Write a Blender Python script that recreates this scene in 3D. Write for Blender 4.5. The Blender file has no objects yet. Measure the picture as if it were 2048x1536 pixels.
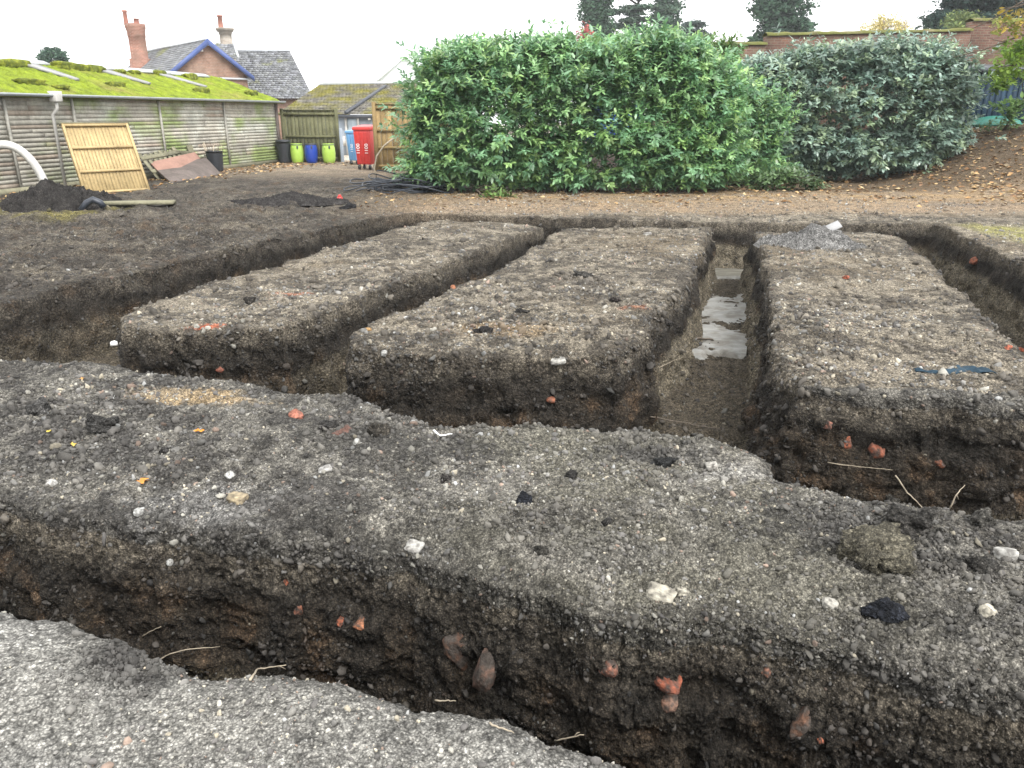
import bpy, math, random, time
import numpy as np
from mathutils import Vector, Matrix
T00 = time.time()
random.seed(7); RNG = np.random.default_rng(7)
scene = bpy.context.scene
COL = scene.collection
R = math.radians

# ------------------------------------------------------------------ camera
FPX, HZ, EYE = 1530.0, 228.0, 1.55
PIT = math.atan((768 - HZ) / FPX); CP, SP = math.cos(PIT), math.sin(PIT)
cam_d = bpy.data.cameras.new('camera'); cam = bpy.data.objects.new('camera', cam_d); COL.objects.link(cam)
cam.location = (0, 0, EYE); cam.rotation_euler = (math.pi / 2 - PIT, 0, 0)
cam_d.sensor_width = 36; cam_d.lens = FPX / 2048 * 36; cam_d.clip_end = 2000; cam_d.clip_start = 0.05
scene.camera = cam

def ray(u, v):
    a = (u - 1024) / FPX; b = (768 - v) / FPX
    return Vector((a, CP + b * SP, -SP + b * CP))
def at(u, v, Y):
    d = ray(u, v); t = Y / d.y
    return Vector((d.x * t, Y, EYE + d.z * t))
def gnd(u, v, z=0.0):
    d = ray(u, v); t = (z - EYE) / d.z
    return (d.x * t, d.y * t)

# ------------------------------------------------------------------ noise
_prm = np.random.default_rng(11).permutation(256).astype(np.int32)
_g = np.random.default_rng(12).normal(size=(256, 3)).astype(np.float32); _g /= np.linalg.norm(_g, axis=1)[:, None]
def pn(P, f=1.0, seed=0):
    P = (np.asarray(P, np.float32) * np.float32(f)) + np.float32(seed * 17.37 + 100.0)
    i = np.floor(P); fr = P - i; i = i.astype(np.int32) & 255
    w = fr * fr * fr * (fr * (fr * 6 - 15) + 10)
    out = np.zeros(len(P), np.float32)
    for dx in (0, 1):
        hx = _prm[(i[:, 0] + dx) & 255]; wx = w[:, 0] if dx else 1 - w[:, 0]
        for dy in (0, 1):
            hy = _prm[(hx + i[:, 1] + dy) & 255]; wy = wx * (w[:, 1] if dy else 1 - w[:, 1])
            for dz in (0, 1):
                gr = _g[_prm[(hy + i[:, 2] + dz) & 255]]
                d = gr[:, 0] * (fr[:, 0] - dx) + gr[:, 1] * (fr[:, 1] - dy) + gr[:, 2] * (fr[:, 2] - dz)
                out += d * wy * (w[:, 2] if dz else 1 - w[:, 2])
    return out * 1.6
def fbm(P, f, octv=3, seed=0):
    a = 1.0; s = 0; t = 0
    for k in range(octv):
        s = s + a * pn(P, f * 2.03 ** k, seed + k); t += a; a *= 0.5
    return s / t
def sst(a, b, x):
    t = np.clip((x - a) / (b - a), 0, 1); return t * t * (3 - 2 * t)

# ------------------------------------------------------------------ mesh helpers
def mesh_np(name, V, F, mat=None, col=None, smooth=False):
    """F: (n,3) or (n,4) array, or list of lists"""
    me = bpy.data.meshes.new(name)
    V = np.asarray(V, np.float32)
    me.vertices.add(len(V)); me.vertices.foreach_set('co', V.ravel())
    if isinstance(F, np.ndarray):
        k = F.shape[1]; n = len(F); lt = np.full(n, k, np.int32); ls = np.arange(n, dtype=np.int32) * k; li = F.astype(np.int32).ravel()
    else:
        lt = np.array([len(f) for f in F], np.int32); ls = np.concatenate([[0], np.cumsum(lt)[:-1]]).astype(np.int32)
        li = np.array([i for f in F for i in f], np.int32); n = len(F)
    me.loops.add(len(li)); me.loops.foreach_set('vertex_index', li)
    me.polygons.add(n); me.polygons.foreach_set('loop_start', ls); me.polygons.foreach_set('loop_total', lt)
    if smooth: me.polygons.foreach_set('use_smooth', np.ones(n, bool))
    me.update(calc_edges=True); me.validate()
    if col is not None:
        a = me.attributes.new('Col', 'FLOAT_COLOR', 'POINT')
        c = np.ones((len(V), 4), np.float32); c[:, :3] = col; a.data.foreach_set('color', c.ravel())
    if mat: me.materials.append(mat)
    return me

def link(name, me, parent=None):
    o = bpy.data.objects.new(name, me); COL.objects.link(o)
    if parent is not None: o.parent = parent
    return o
def obj_np(name, V, F, mat, parent=None, col=None, smooth=False):
    V = np.asarray(V, np.float32)
    off = world_loc(parent) if parent is not None else None
    if off is not None: V = V - np.array(off, np.float32)
    return link(name, mesh_np(name, V, F, mat, col, smooth), parent)
def world_loc(o):
    p = Vector((0, 0, 0))
    while o is not None: p = p + o.location; o = o.parent
    return p
def tag(o, label=None, cat=None, group=None, kind=None):
    if label: o['label'] = label
    if cat: o['category'] = cat
    if group: o['group'] = group
    if kind: o['kind'] = kind
    return o
def thing(name, label, cat, loc, group=None):
    o = bpy.data.objects.new(name, None); COL.objects.link(o); o.location = loc
    o.empty_display_size = 0.2
    return tag(o, label, cat, group)

class MB:
    def __init__(s): s.v = []; s.f = []; s.c = []; s.cur = (1, 1, 1)
    def add(s, vs, fs):
        n = len(s.v); s.v += [tuple(p) for p in vs]; s.f += [[i + n for i in f] for f in fs]; s.c += [s.cur] * len(vs)
    def hexa(s, p):   # 8 pts: bottom 0-3 ccw, top 4-7
        s.add(p, [(3, 2, 1, 0), (4, 5, 6, 7), (0, 1, 5, 4), (1, 2, 6, 5), (2, 3, 7, 6), (3, 0, 4, 7)])
    def box(s, c, d, M=None):
        c = Vector(c); hx, hy, hz = d[0] / 2, d[1] / 2, d[2] / 2
        ps = [Vector(q) for q in ((-hx, -hy, -hz), (hx, -hy, -hz), (hx, hy, -hz), (-hx, hy, -hz), (-hx, -hy, hz), (hx, -hy, hz), (hx, hy, hz), (-hx, hy, hz))]
        if M is not None: ps = [M @ q for q in ps]
        s.hexa([c + q for q in ps])
    def bar(s, a, b, w, h, up=(0, 0, 1)):
        a = Vector(a); b = Vector(b); d = (b - a).normalized(); up = Vector(up)
        x = d.cross(up).normalized() * (w / 2); y = x.cross(d).normalized() * (h / 2)
        s.hexa([a - x - y, a + x - y, b + x - y, b - x - y, a - x + y, a + x + y, b + x + y, b - x + y])
    def tube(s, pts, r, n=8, cap=True):
        pts = [Vector(p) for p in pts]; rs = r if isinstance(r, (list, tuple)) else [r] * len(pts)
        base = len(s.v); prev = None; vs = []
        for i, p in enumerate(pts):
            d = (pts[min(i + 1, len(pts) - 1)] - pts[max(i - 1, 0)])
            d = d.normalized() if d.length > 1e-9 else Vector((0, 0, 1))
            if prev is None: x = d.orthogonal().normalized()
            else:
                x = prev - d * prev.dot(d); x = x.normalized() if x.length > 1e-6 else d.orthogonal().normalized()
            prev = x; y = d.cross(x)
            for k in range(n):
                a = 2 * math.pi * k / n; vs.append(p + (x * math.cos(a) + y * math.sin(a)) * rs[i])
        fs = []
        for i in range(len(pts) - 1):
            for k in range(n):
                fs.append((i * n + k, i * n + (k + 1) % n, (i + 1) * n + (k + 1) % n, (i + 1) * n + k))
        if cap:
            fs.append(tuple(range(n))[::-1]); fs.append(tuple((len(pts) - 1) * n + k for k in range(n)))
        s.add(vs, fs)
    def lathe(s, c, prof, n=24, sq=None):   # prof [(r,z)]
        c = Vector(c); vs = []; fs = []
        for r, z in prof:
            for k in range(n):
                a = 2 * math.pi * k / n; vs.append(c + Vector((math.cos(a) * r, math.sin(a) * r, z)))
        m = len(prof)
        for i in range(m - 1):
            for k in range(n): fs.append((i * n + k, i * n + (k + 1) % n, (i + 1) * n + (k + 1) % n, (i + 1) * n + k))
        fs.append(tuple(range(n))[::-1]); fs.append(tuple((m - 1) * n + k for k in range(n)))
        s.add(vs, fs)
    def slab(s, poly, off):   # poly 3D points, thickened by vector off
        poly = [Vector(p) for p in poly]; off = Vector(off); n = len(poly)
        s.add(poly + [p + off for p in poly], [tuple(range(n)), tuple(range(2 * n - 1, n - 1, -1))] + [(i, i + n, (i + 1) % n + n, (i + 1) % n) for i in range(n)])
    def build(s, name, mat, parent=None, smooth=False, bevel=0, col=False):
        o = obj_np(name, np.array(s.v, np.float32), s.f, mat, parent, np.array(s.c, np.float32) if col else None, smooth)
        bmfix(o.data)
        if bevel:
            m = o.modifiers.new('b', 'BEVEL'); m.width = bevel; m.segments = 2; m.limit_method = 'ANGLE'
        return o
import bmesh
def bmfix(me):
    bm = bmesh.new(); bm.from_mesh(me); bmesh.ops.recalc_face_normals(bm, faces=bm.faces); bm.to_mesh(me); bm.free()

# ------------------------------------------------------------------ materials
def mat(name, base=(.5, .5, .5), rough=.8, spec=.3, var=.25, vscale=6., fine=60., bump=.3, bscale=40., col=False, base2=None, mscale=1.5, mthr=(.45, .6), base3=None, m3=None, metal=0, stretch=None, trans=0., bdist=.01):
    m = bpy.data.materials.new(name); m.use_nodes = True; nt = m.node_tree; N = nt.nodes; L = nt.links
    b = N['Principled BSDF']; b.inputs['Roughness'].default_value = rough; b.inputs['Specular IOR Level'].default_value = spec; b.inputs['Metallic'].default_value = metal
    tc = N.new('ShaderNodeTexCoord'); co = tc.outputs['Object']
    if stretch:
        mp = N.new('ShaderNodeMapping'); mp.inputs['Scale'].default_value = stretch; L.new(co, mp.inputs['Vector']); co2 = mp.outputs['Vector']
    else: co2 = co
    def noise(sc, det=5, vec=None, ro=.6):
        n = N.new('ShaderNodeTexNoise'); n.inputs['Scale'].default_value = sc; n.inputs['Detail'].default_value = det; n.inputs['Roughness'].default_value = ro
        L.new(vec if vec is not None else co2, n.inputs['Vector']); return n.outputs['Fac']
    def ramp(f, a, b_, ca=0., cb=1.):
        r = N.new('ShaderNodeMapRange'); r.inputs['From Min'].default_value = a; r.inputs['From Max'].default_value = b_; r.inputs['To Min'].default_value = ca; r.inputs['To Max'].default_value = cb
        L.new(f, r.inputs['Value']); return r.outputs['Result']
    def mix(f, A, B, bt='MIX'):
        x = N.new('ShaderNodeMix'); x.data_type = 'RGBA'; x.blend_type = bt
        if isinstance(f, float): x.inputs['Factor'].default_value = f
        else: L.new(f, x.inputs['Factor'])
        for s_, q in ((6, A), (7, B)):
            if isinstance(q, tuple): x.inputs[s_].default_value = (*q, 1)
            else: L.new(q, x.inputs[s_])
        return x.outputs[2]
    if col:
        a = N.new('ShaderNodeAttribute'); a.attribute_name = 'Col'; c = a.outputs['Color']
        if base != (.5, .5, .5): c = mix(1., c, base, 'MULTIPLY')
    else: c = base
    if base2: c = mix(ramp(noise(mscale, 6, co), *mthr), c, base2)
    if base3: c = mix(ramp(noise(m3[0], 6, co), m3[1], m3[2]), c, base3)
    # brightness variation
    n1 = ramp(noise(vscale), .3, .7, 1 - var, 1 + var); n2 = ramp(noise(fine, 3), .3, .7, 1 - var * .6, 1 + var * .6)
    mu = N.new('ShaderNodeMath'); mu.operation = 'MULTIPLY'; L.new(n1, mu.inputs[0]); L.new(n2, mu.inputs[1])
    cb = N.new('ShaderNodeCombineColor'); [L.new(mu.outputs[0], cb.inputs[i]) for i in range(3)]
    c = mix(1., c, cb.outputs['Color'], 'MULTIPLY')
    L.new(c, b.inputs['Base Color'])
    if bump:
        bp = N.new('ShaderNodeBump'); bp.inputs['Strength'].default_value = bump; bp.inputs['Distance'].default_value = bdist
        L.new(noise(bscale, 6), bp.inputs['Height']); L.new(bp.outputs['Normal'], b.inputs['Normal'])
    if trans:
        t = N.new('ShaderNodeBsdfTranslucent'); L.new(c, t.inputs['Color']); mx = N.new('ShaderNodeMixShader'); mx.inputs[0].default_value = trans
        L.new(b.outputs[0], mx.inputs[1]); L.new(t.outputs[0], mx.inputs[2]); L.new(mx.outputs[0], N['Material Output'].inputs['Surface'])
    return m

def brick_mat(name, c1, c2, mort, stain=(.08, .09, .04), scale=1., rough=.9):
    m = mat(name, c1, rough, .2, .3, 2., 30., .4, 30.)
    nt = m.node_tree; N = nt.nodes; L = nt.links; b = N['Principled BSDF']
    tc = N.new('ShaderNodeTexCoord'); sep = N.new('ShaderNodeSeparateXYZ'); L.new(tc.outputs['Object'], sep.inputs[0])
    add = N.new('ShaderNodeMath'); add.operation = 'ADD'; L.new(sep.outputs[0], add.inputs[0]); L.new(sep.outputs[1], add.inputs[1])
    cx = N.new('ShaderNodeCombineXYZ'); L.new(add.outputs[0], cx.inputs[0]); L.new(sep.outputs[2], cx.inputs[1])
    br = N.new('ShaderNodeTexBrick'); br.inputs['Scale'].default_value = scale; br.inputs['Brick Width'].default_value = .225; br.inputs['Row Height'].default_value = .075
    br.inputs['Mortar Size'].default_value = .008; br.inputs['Color1'].default_value = (*c1, 1); br.inputs['Color2'].default_value = (*c2, 1); br.inputs['Mortar'].default_value = (*mort, 1)
    L.new(cx.outputs[0], br.inputs['Vector'])
    no = N.new('ShaderNodeTexNoise'); no.inputs['Scale'].default_value = 1.1; no.inputs['Detail'].default_value = 7; L.new(tc.outputs['Object'], no.inputs['Vector'])
    mr = N.new('ShaderNodeMapRange'); mr.inputs['From Min'].default_value = .48; mr.inputs['From Max'].default_value = .75; mr.inputs['To Max'].default_value = .7; L.new(no.outputs['Fac'], mr.inputs['Value'])
    mx = N.new('ShaderNodeMix'); mx.data_type = 'RGBA'; L.new(mr.outputs[0], mx.inputs['Factor']); L.new(br.outputs['Color'], mx.inputs[6]); mx.inputs[7].default_value = (*stain, 1)
    mul = [x for x in N if x.type == 'MIX' and x.blend_type == 'MULTIPLY'][-1]
    L.new(mx.outputs[2], mul.inputs[6])
    return m

M = {}
M['metal_grey'] = mat('grey plastic', (.33, .36, .37), .5, .4, .15, 3, 40, .05, 60)
M['black_plastic'] = mat('black plastic', (.022, .025, .03), .45, .5, .2, 4, 40, .05, 60)
M['hose_black'] = mat('black hose', (.02, .025, .035), .4, .5, .3, 4, 40, .05, 60)
M['red_plastic'] = mat('red plastic', (.50, .035, .03), .4, .5, .12, 4, 40, .04, 60)
M['blue_plastic'] = mat('light blue plastic', (.13, .30, .52), .45, .5, .12, 4, 40, .04, 60)
M['deep_blue'] = mat('deep blue plastic', (.012, .045, .30), .35, .5, .12, 4, 40, .04, 60)
M['lime'] = mat('lime plastic', (.33, .50, .08), .4, .5, .1, 4, 40, .04, 60)
M['white_paint'] = mat('white', (.78, .78, .76), .6, .4, .08, 4, 40, .05, 60)
M['white_duct'] = mat('pale duct', (.50, .49, .46), .55, .4, .15, 4, 40, .1, 60)
M['new_wood'] = mat('new pine', (.40, .30, .15), .7, .3, .22, 3, 25, .2, 30, stretch=(1, 1, 1), base2=(.30, .225, .11), mscale=2.0, mthr=(.5, .75))
M['grey_wood'] = mat('weathered boards', (.35, .34, .30), .85, .2, .28, 2.2, 18, .35, 22, col=True)
M['green_fence'] = mat('green stained boards', (.115, .115, .062), .85, .2, .3, 3, 26, .3, 30, col=True)
M['brown_fence'] = mat('brown boards', (.26, .185, .085), .85, .2, .25, 3, 26, .3, 30, col=True)
M['dark_board'] = mat('old board', (.115, .095, .085), .85, .25, .3, 3, 26, .3, 30)
M['pink_board'] = mat('pink board', (.27, .16, .125), .85, .2, .2, 3, 26, .2, 30)
M['pale_board'] = mat('mossy boards', (.2, .19, .13), .9, .2, .3, 3, 26, .3, 30)
M['moss'] = mat('moss roof', (.20, .255, .025), .95, .1, .3, 5, 40, .9, 25, base2=(.13, .17, .025), mscale=2.6, mthr=(.42, .66), base3=(.20, .185, .055), m3=(.6, .50, .66), bdist=.05)
M['moss_dark'] = mat('moss cushion', (.10, .12, .025), .95, .1, .4, 9, 50, .8, 40, base2=(.2, .22, .03), mscale=6, bdist=.02)
M['asbestos'] = mat('grey sheet', (.30, .30, .30), .85, .2, .15, 3, 40, .2, 40)
M['slate'] = mat('slates', (.16, .165, .172), .7, .35, .35, 3, 14, .5, 8, base2=(.17, .18, .05), mscale=.55, mthr=(.56, .68), col=True)
M['slate_moss'] = mat('mossy slates', (.15, .14, .12), .8, .3, .35, 3, 14, .5, 8, base2=(.17, .155, .03), mscale=.7, mthr=(.42, .58), col=True)
M['blue_barge'] = mat('blue bargeboard', (.055, .085, .22), .5, .4, .15, 3, 30, .05, 30)
M['brick_house'] = brick_mat('house brick', (.26, .145, .10), (.2, .11, .078), (.28, .24, .2), (.3, .22, .17))
M['brick_chim'] = brick_mat('chimney brick', (.24, .105, .075), (.165, .07, .05), (.33, .25, .2), (.18, .12, .09))
M['brick_wall'] = brick_mat('garden wall brick', (.15, .08, .058), (.10, .055, .043), (.15, .13, .10), (.11, .095, .06))
M['stone_chim'] = brick_mat('stone chimney', (.3, .27, .23), (.24, .2, .16), (.3, .28, .25), (.17, .16, .14), 1.)
M['terracotta'] = mat('terracotta', (.30, .14, .105), .8, .3, .2, 4, 30, .1, 30)
M['lead'] = mat('lead', (.42, .44, .46), .6, .4, .15, 3, 30, .1, 30)
M['coping'] = mat('mossy coping', (.115, .12, .04), .95, .1, .3, 3, 30, .5, 20, base2=(.17, .14, .09), mscale=1.6, mthr=(.5, .65))
M['grey_render'] = mat('blue grey paint', (.29, .33, .38), .7, .3, .12, 2, 30, .1, 30)
M['grey_door'] = mat('pale door', (.40, .47, .52), .6, .3, .12, 2, 30, .1, 30)
M['dark_trim'] = mat('dark trim', (.05, .055, .065), .6, .4, .2, 3, 30, .1, 30)
M['pale_house'] = mat('pale cladding', (.66, .72, .72), .8, .2, .05, 2, 30, .05, 30)
M['blue_fence'] = mat('blue shed boards', (.013, .034, .06), .7, .3, .2, 2, 24, .2, 24, col=True)
M['tarp_blue'] = mat('blue tarpaulin', (.02, .08, .48), .4, .5, .15, 3, 30, .3, 8)
M['cloth_blue'] = mat('blue cloth', (.022, .042, .06), .9, .2, .3, 8, 60, .3, 60)
M['green_tub'] = mat('green plastic', (.03, .17, .13), .45, .5, .12, 3, 30, .05, 30)
M['bark'] = mat('bark', (.075, .06, .045), .9, .2, .35, 6, 40, .6, 40)
M['bark_far'] = mat('far bark', (.2, .17, .14), .9, .1, .2, 6, 40, .2, 40)
M['root'] = mat('pale root', (.34, .29, .22), .8, .2, .25, 12, 60, .2, 60)
M['root_dark'] = mat('dark root', (.12, .1, .08), .8, .2, .25, 12, 60, .2, 60)
M['laurel'] = mat('laurel leaf', rough=.42, spec=1.0, var=.18, vscale=3, fine=20, bump=0, col=True, trans=.36)
M['rhodo'] = mat('grey green leaf', rough=.42, spec=1.0, var=.18, vscale=3, fine=20, bump=0, col=True, trans=.24)
M['needles'] = mat('needles', rough=.8, spec=.15, var=.2, vscale=.6, fine=5, bump=0, col=True, trans=.15)
M['softleaf'] = mat('soft leaf', rough=.6, spec=.3, var=.2, vscale=2, fine=20, bump=0, col=True, trans=.3)
M['stone'] = mat('stones', rough=.85, spec=.25, var=.25, vscale=30, fine=160, bump=.3, bscale=160, col=True, bdist=.003)
M['litter'] = mat('dead leaves', rough=.75, spec=.25, var=.25, vscale=12, fine=90, bump=.1, bscale=90, col=True, trans=.1)
M['slurry'] = mat('pale slurry', (.25, .25, .235), .75, .2, .2, 4, 30, .3, 14, base2=(.17, .16, .14), mscale=5.0, mthr=(.44, .6), stretch=(.5, 2.2, 1))

def soil_mat(name, grain=1.0):
    m = bpy.data.materials.new(name); m.use_nodes = True; nt = m.node_tree; N = nt.nodes; L = nt.links; b = N['Principled BSDF']
    b.inputs['Roughness'].default_value = .92; b.inputs['Specular IOR Level'].default_value = .2
    tc = N.new('ShaderNodeTexCoord'); co = tc.outputs['Object']
    at_ = N.new('ShaderNodeAttribute'); at_.attribute_name = 'Col'
    def noise(sc, det=4, ro=.65):
        n = N.new('ShaderNodeTexNoise'); n.inputs['Scale'].default_value = sc; n.inputs['Detail'].default_value = det; n.inputs['Roughness'].default_value = ro
        L.new(co, n.inputs['Vector']); return n.outputs['Fac']
    def mr(f, a, b_, c, d):
        r = N.new('ShaderNodeMapRange'); r.inputs[1].default_value = a; r.inputs[2].default_value = b_; r.inputs[3].default_value = c; r.inputs[4].default_value = d
        L.new(f, r.inputs[0]); return r.outputs[0]
    def math_(op, a, b_):
        x = N.new('ShaderNodeMath'); x.operation = op
        for i, q in enumerate((a, b_)):
            if isinstance(q, (int, float)): x.inputs[i].default_value = q
            else: L.new(q, x.inputs[i])
        return x.outputs[0]
    f1 = mr(noise(9), .3, .7, .62, 1.38); f2 = mr(noise(55), .32, .68, .5, 1.6); f3 = mr(noise(210, 2), .3, .7, .84, 1.18)
    def voro(sc):
        v = N.new('ShaderNodeTexVoronoi'); v.inputs['Scale'].default_value = sc; v.inputs['Randomness'].default_value = 1
        wn = N.new('ShaderNodeTexNoise'); wn.inputs['Scale'].default_value = sc * .9; wn.inputs['Detail'].default_value = 3; L.new(co, wn.inputs['Vector'])
        wm = N.new('ShaderNodeVectorMath'); wm.operation = 'SCALE'; wm.inputs['Scale'].default_value = .55 / sc; L.new(wn.outputs['Color'], wm.inputs[0])
        wa = N.new('ShaderNodeVectorMath'); wa.operation = 'ADD'; L.new(co, wa.inputs[0]); L.new(wm.outputs[0], wa.inputs[1]); L.new(wa.outputs[0], v.inputs['Vector'])
        sc_ = N.new('ShaderNodeSeparateColor'); L.new(v.outputs['Color'], sc_.inputs[0]); return v.outputs['Distance'], sc_.outputs[0], sc_.outputs[1]
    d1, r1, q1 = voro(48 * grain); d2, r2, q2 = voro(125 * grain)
    c1 = mr(r1, 0, 1, .84, 1.16); c2 = mr(r2, 0, 1, .80, 1.20)
    speck = math_('MULTIPLY', mr(q2, .87, .92, 0, 1), mr(d2, .38, .5, 1, 0))
    speck2 = math_('MULTIPLY', mr(q1, .93, .96, 0, 1), mr(d1, .36, .46, 1, 0))
    fac = math_('MULTIPLY', math_('MULTIPLY', f1, f2), f3)
    fac = math_('MULTIPLY', fac, math_('MULTIPLY', c1, c2))
    fac = math_('MULTIPLY', fac, math_('MULTIPLY', mr(d2, .2, .7, 1.2, .5), mr(d1, .3, .75, 1.12, .62)))  # crease shade between crumbs, painted into the colour
    fac = math_('MULTIPLY', fac, math_('ADD', 1.0, math_('ADD', math_('MULTIPLY', speck, .4), math_('MULTIPLY', speck2, .35))))
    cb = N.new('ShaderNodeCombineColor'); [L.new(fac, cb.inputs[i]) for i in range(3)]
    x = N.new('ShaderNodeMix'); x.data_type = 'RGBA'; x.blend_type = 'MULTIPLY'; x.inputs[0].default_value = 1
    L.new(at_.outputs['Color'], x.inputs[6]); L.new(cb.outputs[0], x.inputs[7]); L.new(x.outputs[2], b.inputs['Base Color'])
    h = math_('ADD', noise(45, 5), math_('MULTIPLY', noise(160, 3), .4)); h = math_('SUBTRACT', h, math_('ADD', math_('MULTIPLY', d1, .75), math_('MULTIPLY', d2, .38)))
    bp = N.new('ShaderNodeBump'); bp.inputs['Strength'].default_value = 1.0; bp.inputs['Distance'].default_value = .024; L.new(h, bp.inputs['Height']); L.new(bp.outputs['Normal'], b.inputs['Normal'])
    return m
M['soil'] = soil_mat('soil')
M['brick_bit'] = mat('broken brick', rough=.95, spec=.15, var=.4, vscale=22, fine=120, bump=1., bscale=70, col=True, bdist=.012)

# ------------------------------------------------------------------ world and light
w = bpy.data.worlds.new('World'); scene.world = w; w.use_nodes = True; nt = w.node_tree; N = nt.nodes; L = nt.links
SUN_EL, SUN_AZ = 50, 148
sky = N.new('ShaderNodeTexSky'); sky.sky_type = 'NISHITA'; sky.sun_disc = False; sky.sun_elevation = R(SUN_EL); sky.sun_rotation = R(SUN_AZ); sky.dust_density = 6; sky.air_density = 1.2; sky.ozone_density = 1
hs = N.new('ShaderNodeHueSaturation'); hs.inputs['Saturation'].default_value = .12; L.new(sky.outputs[0], hs.inputs['Color'])
mx = N.new('ShaderNodeMix'); mx.data_type = 'RGBA'; mx.inputs[0].default_value = .72; L.new(hs.outputs[0], mx.inputs[6]); mx.inputs[7].default_value = (11.0, 11.1, 11.2, 1)
L.new(mx.outputs[2], N['Background'].inputs['Color']); N['Background'].inputs['Strength'].default_value = .1
sd = bpy.data.lights.new('sun', 'SUN'); sd.energy = 1.35; sd.angle = R(25); sd.color = (1, .97, .93)
so = bpy.data.objects.new('sun', sd); COL.objects.link(so)
az = R(SUN_AZ); el = R(SUN_EL); sdir = Vector((math.sin(az) * math.cos(el), math.cos(az) * math.cos(el), math.sin(el)))
so.rotation_euler = sdir.to_track_quat('Z', 'Y').to_euler(); so.location = sdir * 50 + Vector((0, 0, 5))
scene.view_settings.view_transform = 'Standard'; scene.view_settings.look = 'None'; scene.view_settings.gamma = 1; scene.view_settings.exposure = 1.4
scene.cycles.use_denoising = True
scene.cycles.max_bounces = 6; scene.cycles.diffuse_bounces = 3; scene.cycles.glossy_bounces = 3; scene.cycles.transmission_bounces = 4; scene.cycles.transparent_max_bounces = 8

# ================================================================== GROUND
P_OUT = [(-8, -12), (-8, 6.1), (-5.7, 5.6), (-4.6, 6.55), (-3.85, 8.0), (-3.25, 9.7), (-2.3, 12.2), (-1.75, 12.95), (-0.2, 12.62), (1.38, 12.15), (3.07, 12.0), (5.07, 11.68), (6.30, 11.62), (6.25, 11.2), (6.05, 10.16), (5.75, 8.71), (5.3, 6.8), (4.75, 4.7), (4.7, 3.3), (6.6, 2.9), (6.6, -12), (400, -12), (400, 600), (-400, 600), (-400, -12)]
B1 = [(-1.22, 12.12), (-2.43, 8.75), (-2.96, 7.14), (-3.22, 6.05), (-3.0, 5.72), (-2.36, 5.6), (-1.8, 5.62), (-1.53, 6.36), (-1.08, 7.49), (-0.4, 9.3), (0.44, 11.3), (-.3, 11.8)]
B2 = [(0.76, 11.2), (0.29, 9.52), (-0.37, 7.49), (-0.97, 6.15), (-1.2, 5.5), (-1.12, 5.22), (-0.72, 5.08), (-0.2, 4.98), (0.22, 4.98), (0.72, 5.02), (0.88, 5.25), (1.15, 6.02), (1.68, 7.32), (2.3, 9.3), (2.85, 11.15)]
B3 = [(3.42, 10.8), (2.62, 7.74), (2.1, 5.93), (1.73, 4.72), (1.80, 4.42), (2.12, 4.3), (2.92, 4.08), (3.3, 4.2), (3.57, 5.1), (4.05, 6.58), (4.64, 8.43), (5.25, 10.5), (5.0, 10.75)]
RF = [(-20, 5.4), (-5.5, 5.1), (-3.48, 4.96), (-2.75, 4.87), (-1.98, 4.61), (-1.41, 4.37), (-0.95, 4.2), (-0.7, 3.94), (-0.25, 3.76), (0.72, 3.71), (1.05, 3.60), (1.18, 3.38), (1.22, 3.15), (1.46, 2.95), (1.68, 2.8), (2.06, 2.72), (4.0, 2.4), (20, 1.6), (20, 0.9), (2.6, 1.68), (1.45, 1.84), (1.15, 1.92), (1.0, 1.99), (0.76, 2.11), (0.46, 2.15), (0.29, 2.17), (0.04, 2.25), (-0.22, 2.42), (-0.43, 2.57), (-1.03, 2.66), (-1.57, 2.74), (-2.25, 2.98), (-5, 3.7), (-20, 5.0)]
NS = [(-20, 4.05), (-4, 2.82), (-1.66, 2.15), (-1.47, 2.11), (-1.35, 2.04), (-1.02, 1.87), (-0.76, 1.87), (-0.64, 1.85), (-0.43, 1.77), (-0.26, 1.73), (0.02, 1.66), (0.18, 1.60), (0.38, 1.53), (0.62, 1.44), (1.3, 1.12), (4, 0.1), (20, -4), (20, -12), (-20, -12)]
LANDS = [P_OUT, B1, B2, B3, RF, NS]

def poly_sd(x, y, poly):
    n = len(poly); d2 = np.full(x.shape, 1e12); ins = np.zeros(x.shape, bool)
    for i in range(n):
        ax, ay = poly[i]; bx, by = poly[(i + 1) % n]; ex, ey = bx - ax, by - ay
        wx, wy = x - ax, y - ay
        t = np.clip((wx * ex + wy * ey) / (ex * ex + ey * ey), 0, 1)
        d2 = np.minimum(d2, (wx - ex * t) ** 2 + (wy - ey * t) ** 2)
        c = ((ay > y) != (by > y)) & (x < (bx - ax) * (y - ay) / ((by - ay) if by != ay else 1e-9) + ax)
        ins ^= c
    d = np.sqrt(d2); return np.where(ins, d, -d)

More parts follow.
